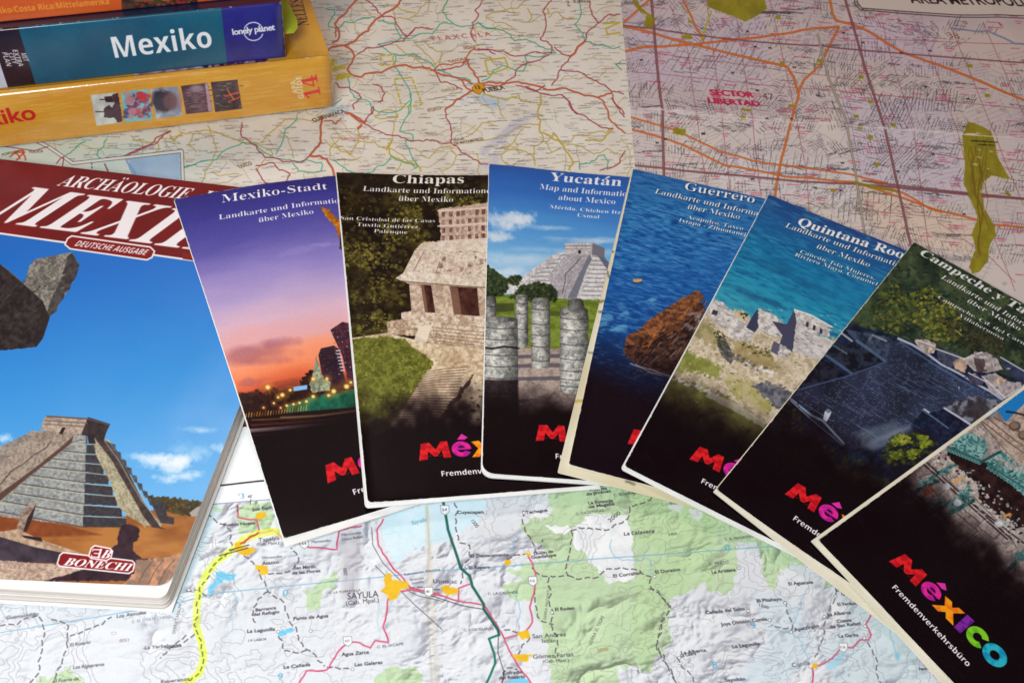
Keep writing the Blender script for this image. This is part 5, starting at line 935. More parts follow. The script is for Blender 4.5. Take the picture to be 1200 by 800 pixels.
    [(s.text('SECTOR', (832 + d, 112), (883 + d, 115), h=6.4, f='nh', col=(196, 34, 80)), s.text('LIBERTAD', (829 + d, 122), (891 + d, 126), h=6.4, f='nh', col=(196, 34, 80))) for d in (0, .5, 1.0)]; s.text('47', (894, 116), (908, 117), h=7, f='n', col=(110, 74, 50)); s.text('38', (1112, 44), (1126, 45), h=6, f='n', col=(130, 84, 60)); s.text('37', (897, 115), (908, 116), h=2, f='n', col=(110, 74, 50), alpha=0)
    for t, x, y in [('A', 1014, 22), ('B', 1053, 25.5), ('C', 1092, 28), ('D', 1131, 28), ('E', 1172, 31)]: s.text(t, (x, y), (x + 4, y + .2), h=3.4, f='nh', col=(150, 50, 80))
    for i in range(30): x = R.uniform(740, 1190); y = R.uniform(0, 260); s.text('M', (x, y), (x + 4, y), h=2.4, f='nh', col=ink)
    s.line([(1080, 6), (1110, 24), (1120, 33), (1150, 36), (1180, 50), (1210, 56)], 0, (0, 0, 0), 0)
    s.line(rich(R, [(1115, 33), (1140, 36), (1158, 36), (1175, 44), (1190, 52), (1210, 54)], .05), 2.2, (124, 140, 180), .8); s.line([(1100, 34), (1098, 44), (1092, 56), (1090, 60)], 2.4, (110, 100, 110), .6, (1, 1))
    s.text('OCEANO', (1148, 192), (1178, 190), h=2, f='n', col=ink, alpha=0); scrib(s, R, 1138, 166, 30, (30, 30, 20), 1.6, -.06); scrib(s, R, 1146, 170, 18, (30, 30, 20), 1.4, -.06)
    # title box
    tb = [(1004, -60), (1005, 2), (1010, 9), (1060, 13), (1120, 17), (1240, 19), (1240, -80)]
    s.poly(tb, (222, 212, 202), 1); s.line(tb, 1.0, (60, 40, 50)); s.line([(1001, -60), (1002, 4), (1008, 11), (1060, 15.6), (1120, 19.6), (1240, 22)], 1.0, (60, 40, 50))
    s.text('ÁREA METROPOLITANA', (1069, 3), (1248, 8.5), h=9, f='nh', col=(40, 24, 34))
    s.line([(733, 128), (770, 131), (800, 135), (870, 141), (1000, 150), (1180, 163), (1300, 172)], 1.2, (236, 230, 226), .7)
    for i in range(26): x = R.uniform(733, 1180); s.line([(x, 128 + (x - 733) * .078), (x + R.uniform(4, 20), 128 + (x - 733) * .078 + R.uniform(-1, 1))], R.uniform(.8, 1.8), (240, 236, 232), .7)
    for i in range(9): x = R.uniform(1140, 1170); y = R.uniform(150, 200); s.line([(x, y), (x + R.uniform(1, 6), y + 1)], .9, (230, 226, 190), .8)
    s.grain(.03, 8)

def art_topo(s):
    R = random.Random(31)
    X, Y = s.X, s.Y * 1.35
    wx = X + 26 * fbm(X, Y, 90, 3, 50); wy = Y + 26 * fbm(X, Y, 90, 3, 60); rg = 1 - np.abs(2 * fbm(wx, wy, 84, 5, 4) - 1); rg2 = 1 - np.abs(2 * fbm(wx, wy, 34, 4, 14) - 1)
    hgt = .8 * rg * rg + .22 * rg2 * rg + .25 * fbm(X, Y, 110, 4, 9)
    gx = np.gradient(hgt, axis=1) * s.p; gy = np.gradient(hgt, axis=0) * s.p
    sh = np.clip(.5 + (-gx - gy) * 1.35, 0, 1); rough = np.clip(fbm(X, Y, 170, 3, 12) * 1.8 - .4, .15, 1)
    sh = .5 + (sh - .5) * rough
    s.img[:] = ramp(sh, [(0, (136, 136, 152)), (.3, (182, 186, 196)), (.5, (221, 226, 231)), (.75, (232, 236, 240)), (1, (238, 242, 246))])
    s.poly([(215, 590), (262, 588), (230, 660), (205, 720), (195, 700), (216, 640)], (206, 232, 240), 6, .8); s.poly([(880, 690), (930, 700), (960, 760), (920, 800), (860, 800), (900, 750)], (206, 226, 236), 10, .6); s.poly([(1020, 690), (1060, 720), (1090, 800), (980, 800), (960, 760)], (200, 222, 230), 12, .6)
    relief = s.img.copy()
    def green(q, a=.85, sd=3):
        k = s.sl(q, 1.0 + 3.5)
        if k is None: return
        base = relief[k]; lum = base.mean(-1, keepdims=True); c = C(182, 210, 162) * (lum / .86)
        s.poly(q, lambda X, Y: c, 1.0, a, rough=3.5, rs=9)
    G1 = lambda p: Z(480, 560, 3.334, p); G3 = lambda p: Z(760, 560, 3.334, p); G0 = lambda p: Z(200, 560, 3.334, p)
    green(G1([(530, 50), (600, 30), (800, 20), (1100, 60), (1200, 110), (1180, 400), (1010, 480), (970, 560), (960, 680), (900, 740), (800, 740), (820, 800), (560, 900), (545, 700), (505, 560), (490, 480), (390, 470), (360, 420), (440, 400), (380, 360), (480, 330), (540, 320), (520, 260), (460, 240), (440, 180), (500, 140), (560, 120)]))
    for q in [[(640, 200), (720, 130), (780, 150), (850, 150), (860, 210), (900, 250), (1000, 290), (990, 330), (940, 350), (900, 400), (780, 410), (740, 370), (680, 300), (640, 260)], [(520, 180), (570, 180), (620, 180), (640, 200), (600, 225), (560, 205)], [(500, 100), (560, 110), (540, 150), (505, 165), (480, 150)]]: s.poly(G1(q), mixtex((228, 232, 238), (246, 249, 252), 12, 3), 1, .95, rough=3, rs=8)
    green(G3([(-60, 40), (0, 60), (200, 100), (420, 180), (600, 270), (800, 380), (860, 460), (700, 420), (640, 340), (560, 330), (520, 360), (500, 450), (440, 380), (450, 300), (380, 240), (340, 260), (360, 350), (310, 450), (240, 450), (190, 340), (160, 400), (90, 480), (80, 560), (90, 640), (40, 700), (0, 760), (-40, 760), (-60, 400)]))
    for q in [[(60, 95), (150, 100), (120, 140)], [(160, 120), (215, 120), (200, 165), (170, 150)], [(345, 270), (420, 245), (440, 310), (440, 420), (380, 440), (350, 400)]]: s.poly(G3(q), (222, 226, 232), 1.5, .9, rough=3, rs=8)
    green(G3([(680, 360), (720, 370), (730, 420), (690, 420)])); green(G0([(260, 100), (390, 95), (400, 195), (260, 215)])); green(G0([(620, 370), (650, 360), (640, 440), (600, 430), (580, 500), (530, 505), (520, 440), (560, 430)])); green(G0([(800, 780), (860, 735), (960, 740), (990, 780), (960, 820), (800, 820)])); green(G0([(160, 110), (190, 110), (180, 130), (165, 130)])); green([(40, 800), (80, 780), (110, 810), (60, 830)])
    # lakes
    s.poly(G0([(830, 160), (870, 130), (1067, 90), (1240, 80), (1210, 160), (1067, 250), (930, 290), (880, 330), (850, 280), (820, 210)]), mixtex((206, 234, 244), (220, 240, 248), 20, 3), 1.5, .95, rough=2)
    LB = (120, 206, 240)
    for q in [[(178, 365), (200, 362), (230, 372), (256, 370), (250, 395), (210, 395), (190, 410), (170, 425), (160, 450), (145, 450), (148, 420), (170, 400)], [(415, 600), (440, 590), (480, 580), (485, 592), (440, 612), (420, 615)]]: s.poly(G0(q), LB, 1, rough=1)
    s.poly(G1([(380, 790), (440, 775), (470, 790), (490, 830), (370, 830)]), LB, 1); s.poly(G3([(690, 730), (730, 690), (780, 660), (770, 690), (730, 740), (700, 750)]), (160, 216, 236), 2, .7, rough=1.5)
    for p in [[(790, 240), (790, 290), (830, 320), (920, 310), (940, 320), (940, 380)], [(400, 290), (405, 240), (440, 200)], [(420, 580), (430, 540), (410, 440)]]: s.line(rich(R, G1(p)), 1.0, (130, 190, 220), .8)
    for p in [[(480, 570), (520, 600), (560, 600), (600, 640), (620, 720)], [(940, 540), (960, 640), (970, 690), (975, 700)], [(560, 600), (580, 540), (620, 430)], [(870, 640), (800, 660), (790, 700)]]: s.line(rich(R, G3(p)), 1.0, (130, 190, 214), .8)
    s.blob(1052, 768, 3, 5, (130, 200, 220), .8, .5)
    for p in [[(200, 430), (270, 470), (240, 480), (240, 600)], [(815, 480), (820, 600)]]: s.line(rich(R, G0(p)), 1.0, (150, 200, 226), .7)
    # contour lines from the relief itself
    ct = fbm(X, Y, 75, 5, 23); gm = np.hypot(np.gradient(ct, axis=1), np.gradient(ct, axis=0)) + 1e-6
    for lv in (.34, .47, .6, .73):
        d = np.abs(ct - lv) / gm; m = np.clip(1.15 - d / .62, 0, 1) * .6 * np.clip((fbm(X, Y, 200, 2, 40) - .3) * 5, 0.25, 1); s.fade(m, (120, 106, 112))
    # blue grid
    for p in [[(0, 741), (200, 707), (260, 693), (520, 668), (640, 659), (800, 647), (930, 638), (1060, 626), (1200, 612)], [(-60, 700), (-40, 860)]]: s.line(p, 1.1, (110, 170, 206), .8)
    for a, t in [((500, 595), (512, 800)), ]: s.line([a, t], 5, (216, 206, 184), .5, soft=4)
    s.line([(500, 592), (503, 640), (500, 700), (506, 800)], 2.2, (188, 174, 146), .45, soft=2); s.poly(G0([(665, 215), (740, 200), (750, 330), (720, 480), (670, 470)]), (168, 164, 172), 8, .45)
    ink = (58, 54, 66)
    dash = lambda p, w=1.5, c=(90, 84, 90): s.line(rich(R, p), w, c, .9, (7, 3))
    for p in [[(140, 135), (180, 170), (235, 205), (228, 240), (240, 262)], [(285, 300), (330, 340), (350, 380), (370, 410), (380, 440), (430, 470), (450, 520), (490, 580), (500, 630), (540, 670), (600, 730)], [(380, 370), (430, 370), (480, 350), (500, 320), (490, 290), (470, 270)], [(60, 435), (110, 435), (145, 460)], [(380, 440), (340, 470), (320, 510), (330, 560)], [(930, 425), (990, 428), (1060, 430)], [(60, 610), (0, 660), (-40, 700)], [(610, 735), (700, 742)], [(420, 615), (440, 670), (500, 680), (540, 668)]]: dash(G0(p))
    for p in [[(175, 95), (180, 180), (195, 250), (235, 260), (240, 310), (205, 340), (200, 410)], [(445, 125), (450, 190), (480, 250), (490, 290), (520, 240)], [(380, 315), (450, 295)], [(630, 205), (700, 195), (780, 200), (850, 160), (860, 110), (900, 100), (950, 70)], [(630, 205), (625, 300), (610, 350), (620, 380), (560, 385), (500, 370), (480, 350)], [(620, 380), (660, 395), (740, 385), (760, 360), (820, 350), (900, 360), (945, 385)], [(945, 390), (940, 420), (990, 470), (1020, 500), (1000, 540), (980, 560), (965, 650), (1000, 720), (1040, 800)], [(545, 385), (545, 480), (560, 540), (560, 600), (570, 700)], [(470, 620), (440, 650), (425, 690)], [(490, 430), (490, 480), (500, 540), (560, 570)], [(370, 590), (430, 610)], [(360, 800), (365, 760), (380, 740), (420, 745)]]: dash(G1(p))
    for p in [[(650, 700), (670, 650), (690, 560), (710, 500), (735, 440)], [(855, 640), (880, 690), (890, 760), (910, 800)], [(30, 650), (50, 700), (80, 750), (110, 800)], [(530, 480), (540, 520), (560, 590), (480, 575)], [(0, 430), (40, 440), (80, 500), (50, 560), (35, 640)], [(110, 700), (160, 760), (180, 800)]]: dash(G3(p), 1.3)
    for p in [[(60, 700), (190, 670), (225, 690), (240, 730)], [(0, 0), (1, 1)]]: pass
    for p in [[(0, 733), (45, 720), (52, 740), (48, 765), (35, 800)], [(60, 725), (80, 733), (78, 752), (95, 740), (130, 722)], [(78, 752), (74, 770), (62, 800)], [(215, 752), (230, 738)]]: dash(p)
    # railways, highways
    for p in [[(785, 190), (790, 260), (830, 330), (900, 400), (930, 440), (970, 460), (1060, 480)], [(800, 340), (870, 410), (960, 500), (1060, 590)]]: s.line(G0(p), .8, ink, .8)
    s.line(rich(R, G1([(0, 430), (70, 455), (200, 495), (290, 510), (350, 600), (345, 680), (370, 760), (360, 800)]), .02), 1.0, (60, 56, 60), .9)
    CRM = (196, 50, 88)
    for p in [G0([(260, 105), (262, 150), (310, 160), (335, 160), (345, 210), (270, 255)]), G0([(345, 212), (400, 200), (440, 235), (540, 268), (600, 270), (650, 275), (660, 200), (700, 190), (745, 185)]), G0([(500, 800), (530, 750), (610, 745), (650, 680), (700, 635), (740, 640), (780, 660), (800, 630), (850, 640), (830, 580), (850, 470), (880, 440), (940, 435)]), G0([(830, 160), (806, 200), (812, 260), (850, 320), (900, 380), (940, 430), (1060, 460)]), G1([(0, 432), (100, 450), (200, 480), (290, 495), (350, 590), (400, 690), (475, 800)]), G1([(460, 295), (480, 330), (492, 370), (490, 420), (470, 500), (480, 560), (450, 600)]), G1([(370, 625), (420, 612)]), G1([(190, 475), (190, 430), (235, 412)]), G3([(640, 800), (640, 740), (700, 715), (760, 660), (800, 660), (830, 630), (860, 630), (870, 610), (850, 570), (870, 530), (865, 490)])]:
        s.line(rich(R, p, .06), 1.9, CRM, .9); s.line(rich(R, p, 0), .8, (236, 170, 190), .6)
    s.line(rich(R, G1([(132, 95), (150, 200), (200, 350), (235, 380), (245, 420), (290, 490), (290, 510), (345, 590), (350, 610)]), .01), 3.2, (24, 96, 84), .95); s.line(rich(R, G1([(345, 612), (310, 625), (330, 680), (335, 720), (300, 800)]), .02), 2.6, (24, 110, 90), .95)
    # highlighter
    hl = G0([(440, 215), (400, 205), (340, 215), (280, 240), (250, 270), (180, 320), (140, 370), (112, 430), (100, 500), (100, 580), (120, 640), (128, 700), (110, 760), (60, 800), (20, 850)])
    k = s.sl(hl, 12); old = s.img[k].copy(); s.line(rich(R, hl, .02), 8.6, lambda X, Y: np.clip(C(228, 248, 92) + (fbm(X * 2, Y, 5, 3, 2)[..., None] - .5) * np.array([.1, .08, .35]), 0, 1), .85, soft=1.6); s.img[k] = np.minimum(s.img[k], old * .35 + s.img[k] * .65 + .02)
    s.line(rich(R, G0([(250, 275), (190, 315), (150, 370), (112, 430), (100, 500), (90, 570), (120, 640), (125, 700), (100, 770), (60, 800)])), 1.7, (96, 96, 40), .85, (6, 3)); s.line(rich(R, G0([(340, 212), (300, 235), (270, 256)])), 2, (196, 70, 60))
    YT = mixtex((240, 196, 40), (230, 180, 30), 6, 2)
    for q in [[(250, 250), (270, 243), (275, 265), (330, 270), (325, 285), (300, 300), (265, 292), (248, 275)], [(330, 335), (378, 340), (378, 370), (350, 375), (345, 355), (330, 352)], [(335, 135), (372, 128), (375, 145), (345, 160), (332, 155)], [(845, 370), (860, 368), (865, 395), (930, 405), (930, 430), (900, 430), (885, 465), (855, 478), (845, 455), (820, 440), (838, 420), (832, 395)]]: s.poly(G0(q), YT, .8, rough=.7)
    for q in [[(125, 420), (150, 418), (160, 425), (190, 430), (185, 448), (150, 455), (130, 445)], [(425, 598), (465, 592), (472, 620), (440, 630), (425, 612)], [(400, 688), (480, 686), (480, 692), (465, 694), (465, 715), (420, 712)], [(375, 318), (392, 318), (395, 335), (370, 340)], [(450, 290), (470, 288), (475, 300), (458, 304)]]: s.poly(G1(q), YT, .8, rough=.7)
    s.poly(G3([(640, 722), (660, 722), (658, 742), (640, 742)]), YT, .8)
    for p in [[(228, 278), (305, 258)], [(300, 270), (190, 300)]]: s.line(G0(p), 1.4, (70, 60, 50), .8)
    T = lambda Zf, t, x0, y0, x1, y1, h, f='nh', c=ink: s.text(t, Zf([(x0, y0 - 2)])[0], Zf([(x1, y1 - 2)])[0], h=h * .85, f='nh' if f == 'nh' else f, col=c)
    for a in [('Los Espinos', 320, 128, 418, 117, 4.2), ('Pueblo Nuevo', 205, 188, 330, 180, 4.2), ('Tapalpa', 342, 248, 426, 240, 5.2, 'n'), ('(Cab. Mpal.)', 335, 262, 424, 256, 3.8, 'n'), ('Microondas', 357, 316, 435, 308, 3.4, 'n'), ('Atacco', 357, 338, 424, 332, 4.4), ('San Martín', 482, 356, 568, 350, 4.2), ('de las Flores', 474, 376, 585, 366, 4.2), ('Microondas', 550, 254, 625, 246, 3.6, 'n'), ('Microondas', 668, 226, 745, 216, 3.4, 'n'), ('Chico Rafael', 668, 244, 752, 232, 3.4, 'n'), ('Barranca', 330, 520, 412, 510, 4.2), ('del Refugio', 322, 538, 425, 526, 4.2), ('Punta de Agua', 478, 554, 616, 542, 4.4), ('La Lagunilla', 297, 604, 408, 594, 4.4), ('LA LABOR', 302, 638, 375, 632, 3.2, 'n'), ('La Cañada', 440, 744, 546, 732, 4.4), ('Agua Zarca', 668, 694, 775, 684, 4.6), ('Las Galeras', 718, 734, 828, 724, 4.4), ('C. EL IXCAPE', 806, 664, 910, 652, 3.4, 'n'), ('Subestación Eléctrica', 912, 382, 1054, 362, 3.2, 'n'), ('Estación', 936, 402, 990, 396, 3.2, 'n'), ('Sayula', 942, 416, 988, 410, 3.2, 'n'), ('SAYULA', 690, 473, 812, 463, 9, 'n'), ('(Cab. Mpal.)', 684, 496, 815, 482, 6, 'n'), ('C. LA TORRECILLA', 618, 452, 742, 440, 3.0, 'n'), ('Yerbabuena', -25, 668, 42, 658, 4.2)]: T(G0, *a)
    for a in [('Cuyacapan', 186, 140, 290, 138, 4.2), ('Techague', 455, 140, 540, 130, 4.2), ('El Destacamento', 238, 310, 388, 304, 4.2), ('El Reparo', 232, 356, 315, 352, 4.2), ('Usmajac', 90, 412, 186, 412, 5.6, 'n'), ('C. LA CALENDE', 306, 456, 425, 450, 3.2, 'n'), ('Unión de', 486, 302, 562, 292, 4.2), ('Guadalupe', 475, 316, 574, 306, 4.2), ('El Rodeo', 568, 520, 645, 514, 4.4), ('San Andrés', 480, 626, 612, 618, 5.6, 'n'), ('Ixtlán', 516, 644, 572, 642, 5.2, 'n'), ('Gómez Farías', 482, 706, 642, 696, 5.6, 'n'), ('(Cab. Mpal.)', 520, 722, 624, 716, 4, 'n'), ('Cofradía', 363, 768, 440, 762, 4.2), ('del Rosario', 350, 786, 452, 780, 4.2), ('C. LOS GUAJES', 210, 598, 330, 592, 3.2, 'n'), ('El Monte', 702, 52, 772, 46, 4), ('de Jiménez', 692, 70, 788, 56, 4), ('La Estancia', 698, 104, 796, 94, 4), ('de Magaña', 700, 120, 802, 106, 4), ('C. OCOTERAS', 650, 146, 760, 132, 3.2, 'n'), ('C. BORRAJOS', 798, 72, 905, 60, 3.2, 'n'), ('La Calavera', 836, 226, 958, 214, 4.4, 'nbi'), ('El Corralito', 796, 390, 905, 376, 4.2), ('El Durazno', 960, 374, 1060, 362, 4.2), ('C. LOS CIMARRONES', 985, 108, 1120, 96, 3.2, 'n'), ('La Calera', 1060, 700, 1120, 690, 4)]: T(G1, *a)
    for a in [('C. EL MADROÑO', 300, 246, 412, 232, 3.4, 'n'), ('C. PRIETO', 240, 342, 315, 332, 3.4, 'n'), ('La Arozana', 248, 374, 342, 364, 4.2), ('Cañada del Salto', 224, 532, 378, 516, 4.4), ('Joya División Contla', 286, 578, 465, 556, 4.4), ('El Pitahayo', 424, 486, 522, 478, 4.2), ('El Aguacate', 548, 420, 645, 412, 4.2), ('El Maleno', 732, 444, 806, 438, 4), ('Grande', 755, 460, 815, 454, 4), ('El Verdadero', 740, 500, 836, 492, 4), ('La Alberca', 700, 540, 792, 530, 4.2), ('Cuesta', 738, 566, 796, 560, 4), ('de San Rafael', 710, 588, 832, 572, 4), ('La Garita', 744, 624, 822, 618, 4.2), ('Apatzingán', 572, 600, 668, 582, 4.4), ('La Lagunilla', 328, 666, 436, 652, 4.4), ('La Alberca', 128, 690, 226, 678, 4.4), ('Contla', 562, 740, 632, 728, 5.4, 'n'), ('Sayoltán', 300, 796, 380, 790, 4.2), ('Perez Cº', 1060, 752, 1110, 746, 4), ('1500', 428, 500, 470, 512, 3.8, 'n'), ('2400', 78, 226, 114, 222, 3.4, 'n')]: T(G3, *a)
    s.text('2000', (715, 612), (728, 601), h=4, f='n', col=ink); s.text('1500', (551, 609), (558, 618), h=4, f='n', col=ink); s.text('2000', (700, 764), (713, 762), h=4, f='n', col=(150, 110, 60)); s.text('2000', (407, 673), (406, 664), h=3.6, f='n', col=ink)
    for t, a, b in [('Los Azmoles', (136, 723), (171, 718)), ('El Rosario', (82, 757), (106, 753)), ('La Yerbabuena', (169, 760), (212, 756)), ('Los Alguereros', (85, 783), (122, 779)), ('El Fuerte de', (62, 799), (92, 796)), ('Guamuchilillo', (7, 725), (45, 720)), ('Esperanza', (188, 800), (222, 796))]: s.text(t, a, b, h=3.8, f='nh', col=(96, 90, 98))
    s.text('C. EL OTATE CHINO', (154, 729), (200, 723), h=3.4, f='n', col=(120, 116, 122)); s.text('1500', (152, 747), (140, 748), h=3.6, f='n', col=(140, 110, 100)); s.text('SIERRA TAPALPA', (205, 742), (213, 706), h=3.4, f='n', col=(110, 106, 114)); s.text('SIERRA EL TIGRE', (693, 756), (708, 722), h=3.6, f='n', col=(100, 96, 96)); s.text('SIERRA MAZAMITLA', (640, 726), (645, 686), h=3, f='n', col=(100, 96, 96)); s.text('Sayula', (482, 615), (500, 611), h=5, f='si', col=(90, 170, 200))
    for t, x, y in [('0', 331, 697), ('9', 325, 795), ('0', 850, 645), ('9', 880, 736), ('8', 835, 782)]: s.text(t, (x, y), (x + 7, y - .6), h=7, f='n', col=(80, 170, 210))
    for x, y, t in [(521, 597, '54'), (502, 693, '401'), (624, 680, '416'), (356, 636, '54'), (407, 750, '437'), (988, 758, '116')]:
        s.poly([(x - 5, y - 5), (x + 5, y - 5.4), (x + 5.4, y + 2), (x + 1, y + 6), (x - 4, y + 3)], (244, 246, 248), .8); s.line([(x - 5, y - 5), (x + 5, y - 5.4), (x + 5.4, y + 2), (x + 1, y + 6), (x - 4, y + 3)], .7, (120, 116, 124), .8, closed=True); s.text(t, (x - 3, y + 1.5), (x + 3, y + 1), h=3, f='n', col=ink)
    for x, y in [(221, 690), (364, 738), (413, 783), (326, 739), (920, 706), (902, 726), (927, 740), (877, 715), (866, 665), (966, 722), (1014, 733), (1013, 747), (1015, 708), (767, 675), (647, 717), (547, 663), (979, 698), (796, 770), (614, 600), (688, 572)]: s.blob(x, y, 2.2, 1.9, (120, 116, 120), 1, .3); s.blob(x, y, 1.5, 1.3, (250, 250, 250), 1, .3)
    # white margin with the frame
    f0 = s.mm(205, 611)
    s.poly([(-200, 660), (205, 594), (232, 591.5), (320, 584.5), (600, 560), (1200, 505), (1300, 400), (300, 400), (-200, 560)], (250, 251, 252), .8)
    s.line([(-200, 630), (205, 593), (232, 591), (320, 584), (600, 558), (1200, 500)], .9, (120, 130, 140)); s.line([(150, 578), (251, 568.5), (308, 562.5), (500, 545), (1200, 476)], 1.8, (30, 28, 34))
    s.text('3', (281, 583.5), (287, 583), h=6, f='n', col=(90, 160, 214)); s.text('5', (278, 580), (281, 580), h=3, f='n', col=(90, 160, 214)); s.text("45'", (290, 582.5), (296, 582), h=3, f='nh', col=(90, 90, 100))
    s.line([(293, 590), (294, 584)], .8, ink)
    s.line(Z(200, 560, 3.334, [(262, 105), (262, 130)]), 1.3, ink, .9, (3, 1.5))
    s.grain(.025, 9)

# ------------------------------------------------------------------ table
def gridbox(name, x0, x1, y0, y1, z0, z1, mat):
    v = [(x, y, z) for z in (z0, z1) for y in (y0, y1) for x in (x0, x1)]
    return mesh(name, v, [(0, 2, 3, 1), (4, 5, 7, 6), (0, 1, 5, 4), (1, 3, 7, 5), (3, 2, 6, 7), (2, 0, 4, 6)], [mat])
tb = gridbox('table_top', -900, 900, -600, 1000, -30, 0, M_TABLE); tb['kind'] = 'structure'

def nrm(v): v = np.array(v, float); return v / np.linalg.norm(v)
def rect(origin, e1, u0, u1, v0, v1):
    """quad TL,TR,BR,BL from an origin, its right direction and extents (v down)"""
    e1 = nrm(e1[:2]); e2 = np.array([e1[1], -e1[0]]); o = np.array(origin[:2])
    return [o + e1 * a + e2 * b for a, b in ((u0, v0), (u1, v0), (u1, v1), (u0, v1))]
def px_h(q, w, h, z):
    """homography from sheet mm to measured coordinates for a sheet whose corners stand at heights z"""
    z = np.broadcast_to(z, 4); P = proj([[q[i][0], q[i][1], z[i]] for i in range(4)]); return homog([(0, 0), (w, 0), (w, h), (0, h)], P)

# books' footprints first (maps lie flat below them)
FLAT = []
YB0 = unp(390, 128, 1.0)[:2]; YA = nrm(unp(0, 176, 1.0)[:2] - YB0); YBk = np.array([-.396, .918])
YBk = nrm(np.array([YA[1], -YA[0]]) * 1.0); YBk = YBk if YBk[1] > 0 else -YBk
YBk = nrm(YBk * .7 + np.array([-.3654, .9309]) * .3)
FLAT.append([YB0, YB0 + YA * 230, YB0 + YA * 230 + YBk * 140, YB0 + YBk * 140])
BZ = 1.4
bcov = [unp(198, 687, 12)[:2], unp(376, 230, 12)[:2]]
_r = bcov[1] - bcov[0]; _l = nrm(unp(0, 678, 12)[:2] - bcov[0]); _t = nrm(unp(0, 186, 12)[:2] - bcov[1])
BQ = [bcov[1] + _t * 184, bcov[1], bcov[0], bcov[0] + _l * 184]
FLAT.append(BQ)

def lay_map(name, label, q, w, h, art, ppm, creases, seed, z0=0.3, amp=.5, step=4.0, creep=None):
    H = px_h(q, w, h, z0 + .5); s = Art(w, h, ppm, H); art(s)
    mat = printed(name + '_print', s.image(name + '_print'), .55, 0, 35, .12, .35)
    G = grid_pts(q, w, h, int(w / step) + 1, int(h / step) + 1); x, y, U, V = G
    sup = hs(dil(HM, 3), x, y); rel = amp * (fbm(x, y, 120, 3, seed) - .3) + amp * .35 * fbm(x, y, 28, 3, seed + 4)
    for (ax, ay), (bx, by), a, wd in creases:
        A = unp(ax, ay, .5)[:2]; B = unp(bx, by, .5)[:2]; d = B - A; n = nrm([-d[1], d[0]]); dist = np.abs((x - A[0]) * n[0] + (y - A[1]) * n[1]); rel = rel + a * np.exp(-dist / wd)
    for Q in FLAT:
        c = np.mean(Q, 0); k = homog([tuple(p) for p in Q], [(-1, -1), (1, -1), (1, 1), (-1, 1)]); a, b = hap(k, x, y); m = np.clip((1.12 - np.maximum(np.abs(a), np.abs(b))) / .1, 0, 1); rel = rel * (1 - m) + .0 * m
    z = sup + z0 * .5 + np.maximum(rel, 0)
    if sup.max() > .01:
        p = z.copy()
        for k in range(6): pp = np.pad(p, 1, mode='edge'); p = np.maximum(z, (pp[:-2, 1:-1] + pp[2:, 1:-1] + pp[1:-1, :-2] + pp[1:-1, 2:]) / 4)
        z = p
    o = slab(name, q, w, h, z, z + .14, [mat, M_WHITE], None, G=G)
    o['label'] = label; o['category'] = 'map'; stamp(q, w, h, z + .14); return o

e_t = unp(800, 647, .5) - unp(200, 707, .5); o_t = unp(281, 500, .5)
lay_map('folded_map', 'pale relief map with green hills and a road marked in yellow highlighter', rect(o_t, e_t, -190, 320, 0, 330), 510, 330, art_topo, 5.0,
        [((500, 592), (506, 800), .7, 9), ((404, 640), (415, 800), -.3, 10), ((0, 700), (10, 800), .5, 8), ((700, 640), (720, 800), .4, 16)], 3)
e_r = unp(213, 176.5, .5) - unp(85, 191, .5); o_r = unp(290, 400, .5)
lay_map('folded_map', 'cream road map with PUEBLA and a blue sea inset, lying behind the brochures', rect(o_r, e_r, -200, 330, -330, 0), 530, 330, art_roadmap, 4.0, [((415, 0), (420, 230), .5, 10), ((600, 0), (620, 230), .4, 14), ((380, 110), (740, 120), .4, 14)], 7)
p_a = unp(727, 0, .9)[:2]; p_b = unp(745, 205, .9)[:2]; d_c = nrm(p_b - p_a); e_c = np.array([-d_c[1], d_c[0]])
e_c = e_c if e_c[0] > 0 else -e_c
lay_map('folded_map', 'mauve city street map with SECTOR 47 LIBERTAD and olive parks, at the back right corner', rect(p_b, e_c, 0, 400, -330, 150), 400, 480, art_citymap, 4.0,
        [((733, 128), (1180, 163), 1.5, 7), ((958, 42), (1012, 270), 1.0, 7), ((1165, 10), (1200, 60), .8, 10), ((760, 0), (778, 210), .5, 8)], 12, amp=.7)

# ------------------------------------------------------------------ books
def page_block(parent, q, w, h, z0, z1, n=5, seed=1, name='page_block'):
    """signatures of a book, each a hair out of line with its neighbours"""
    R = random.Random(seed); V = []; F = []; MI = []
    dz = (z1 - z0) / n; off = [R.uniform(-.35, .1) for k in range(n)]
    V = []
    for k in range(n):
        Hq = homog([(0, 0), (w, 0), (w, h), (0, h)], [tuple(p) for p in q]); a = .5 - off[k]
        for z in (z0 + k * dz + .04, z0 + (k + 1) * dz - .04):
            for u, v in ((a, a), (w - a, a), (w - a, h - a), (a, h - a)): V.append((*hap(Hq, u, v), z))
        b = len(V) - 8
        F += [(b + 3, b + 2, b + 1, b), (b + 4, b + 5, b + 6, b + 7)] + [(b + i, b + (i + 1) % 4, b + 4 + (i + 1) % 4, b + 4 + i) for i in range(4)]
    # winding: q runs clockwise seen from above, so turn every face
    F = [tuple(reversed(f)) for f in F]
    return mesh(name, V, F, [M_EDGE], parent)
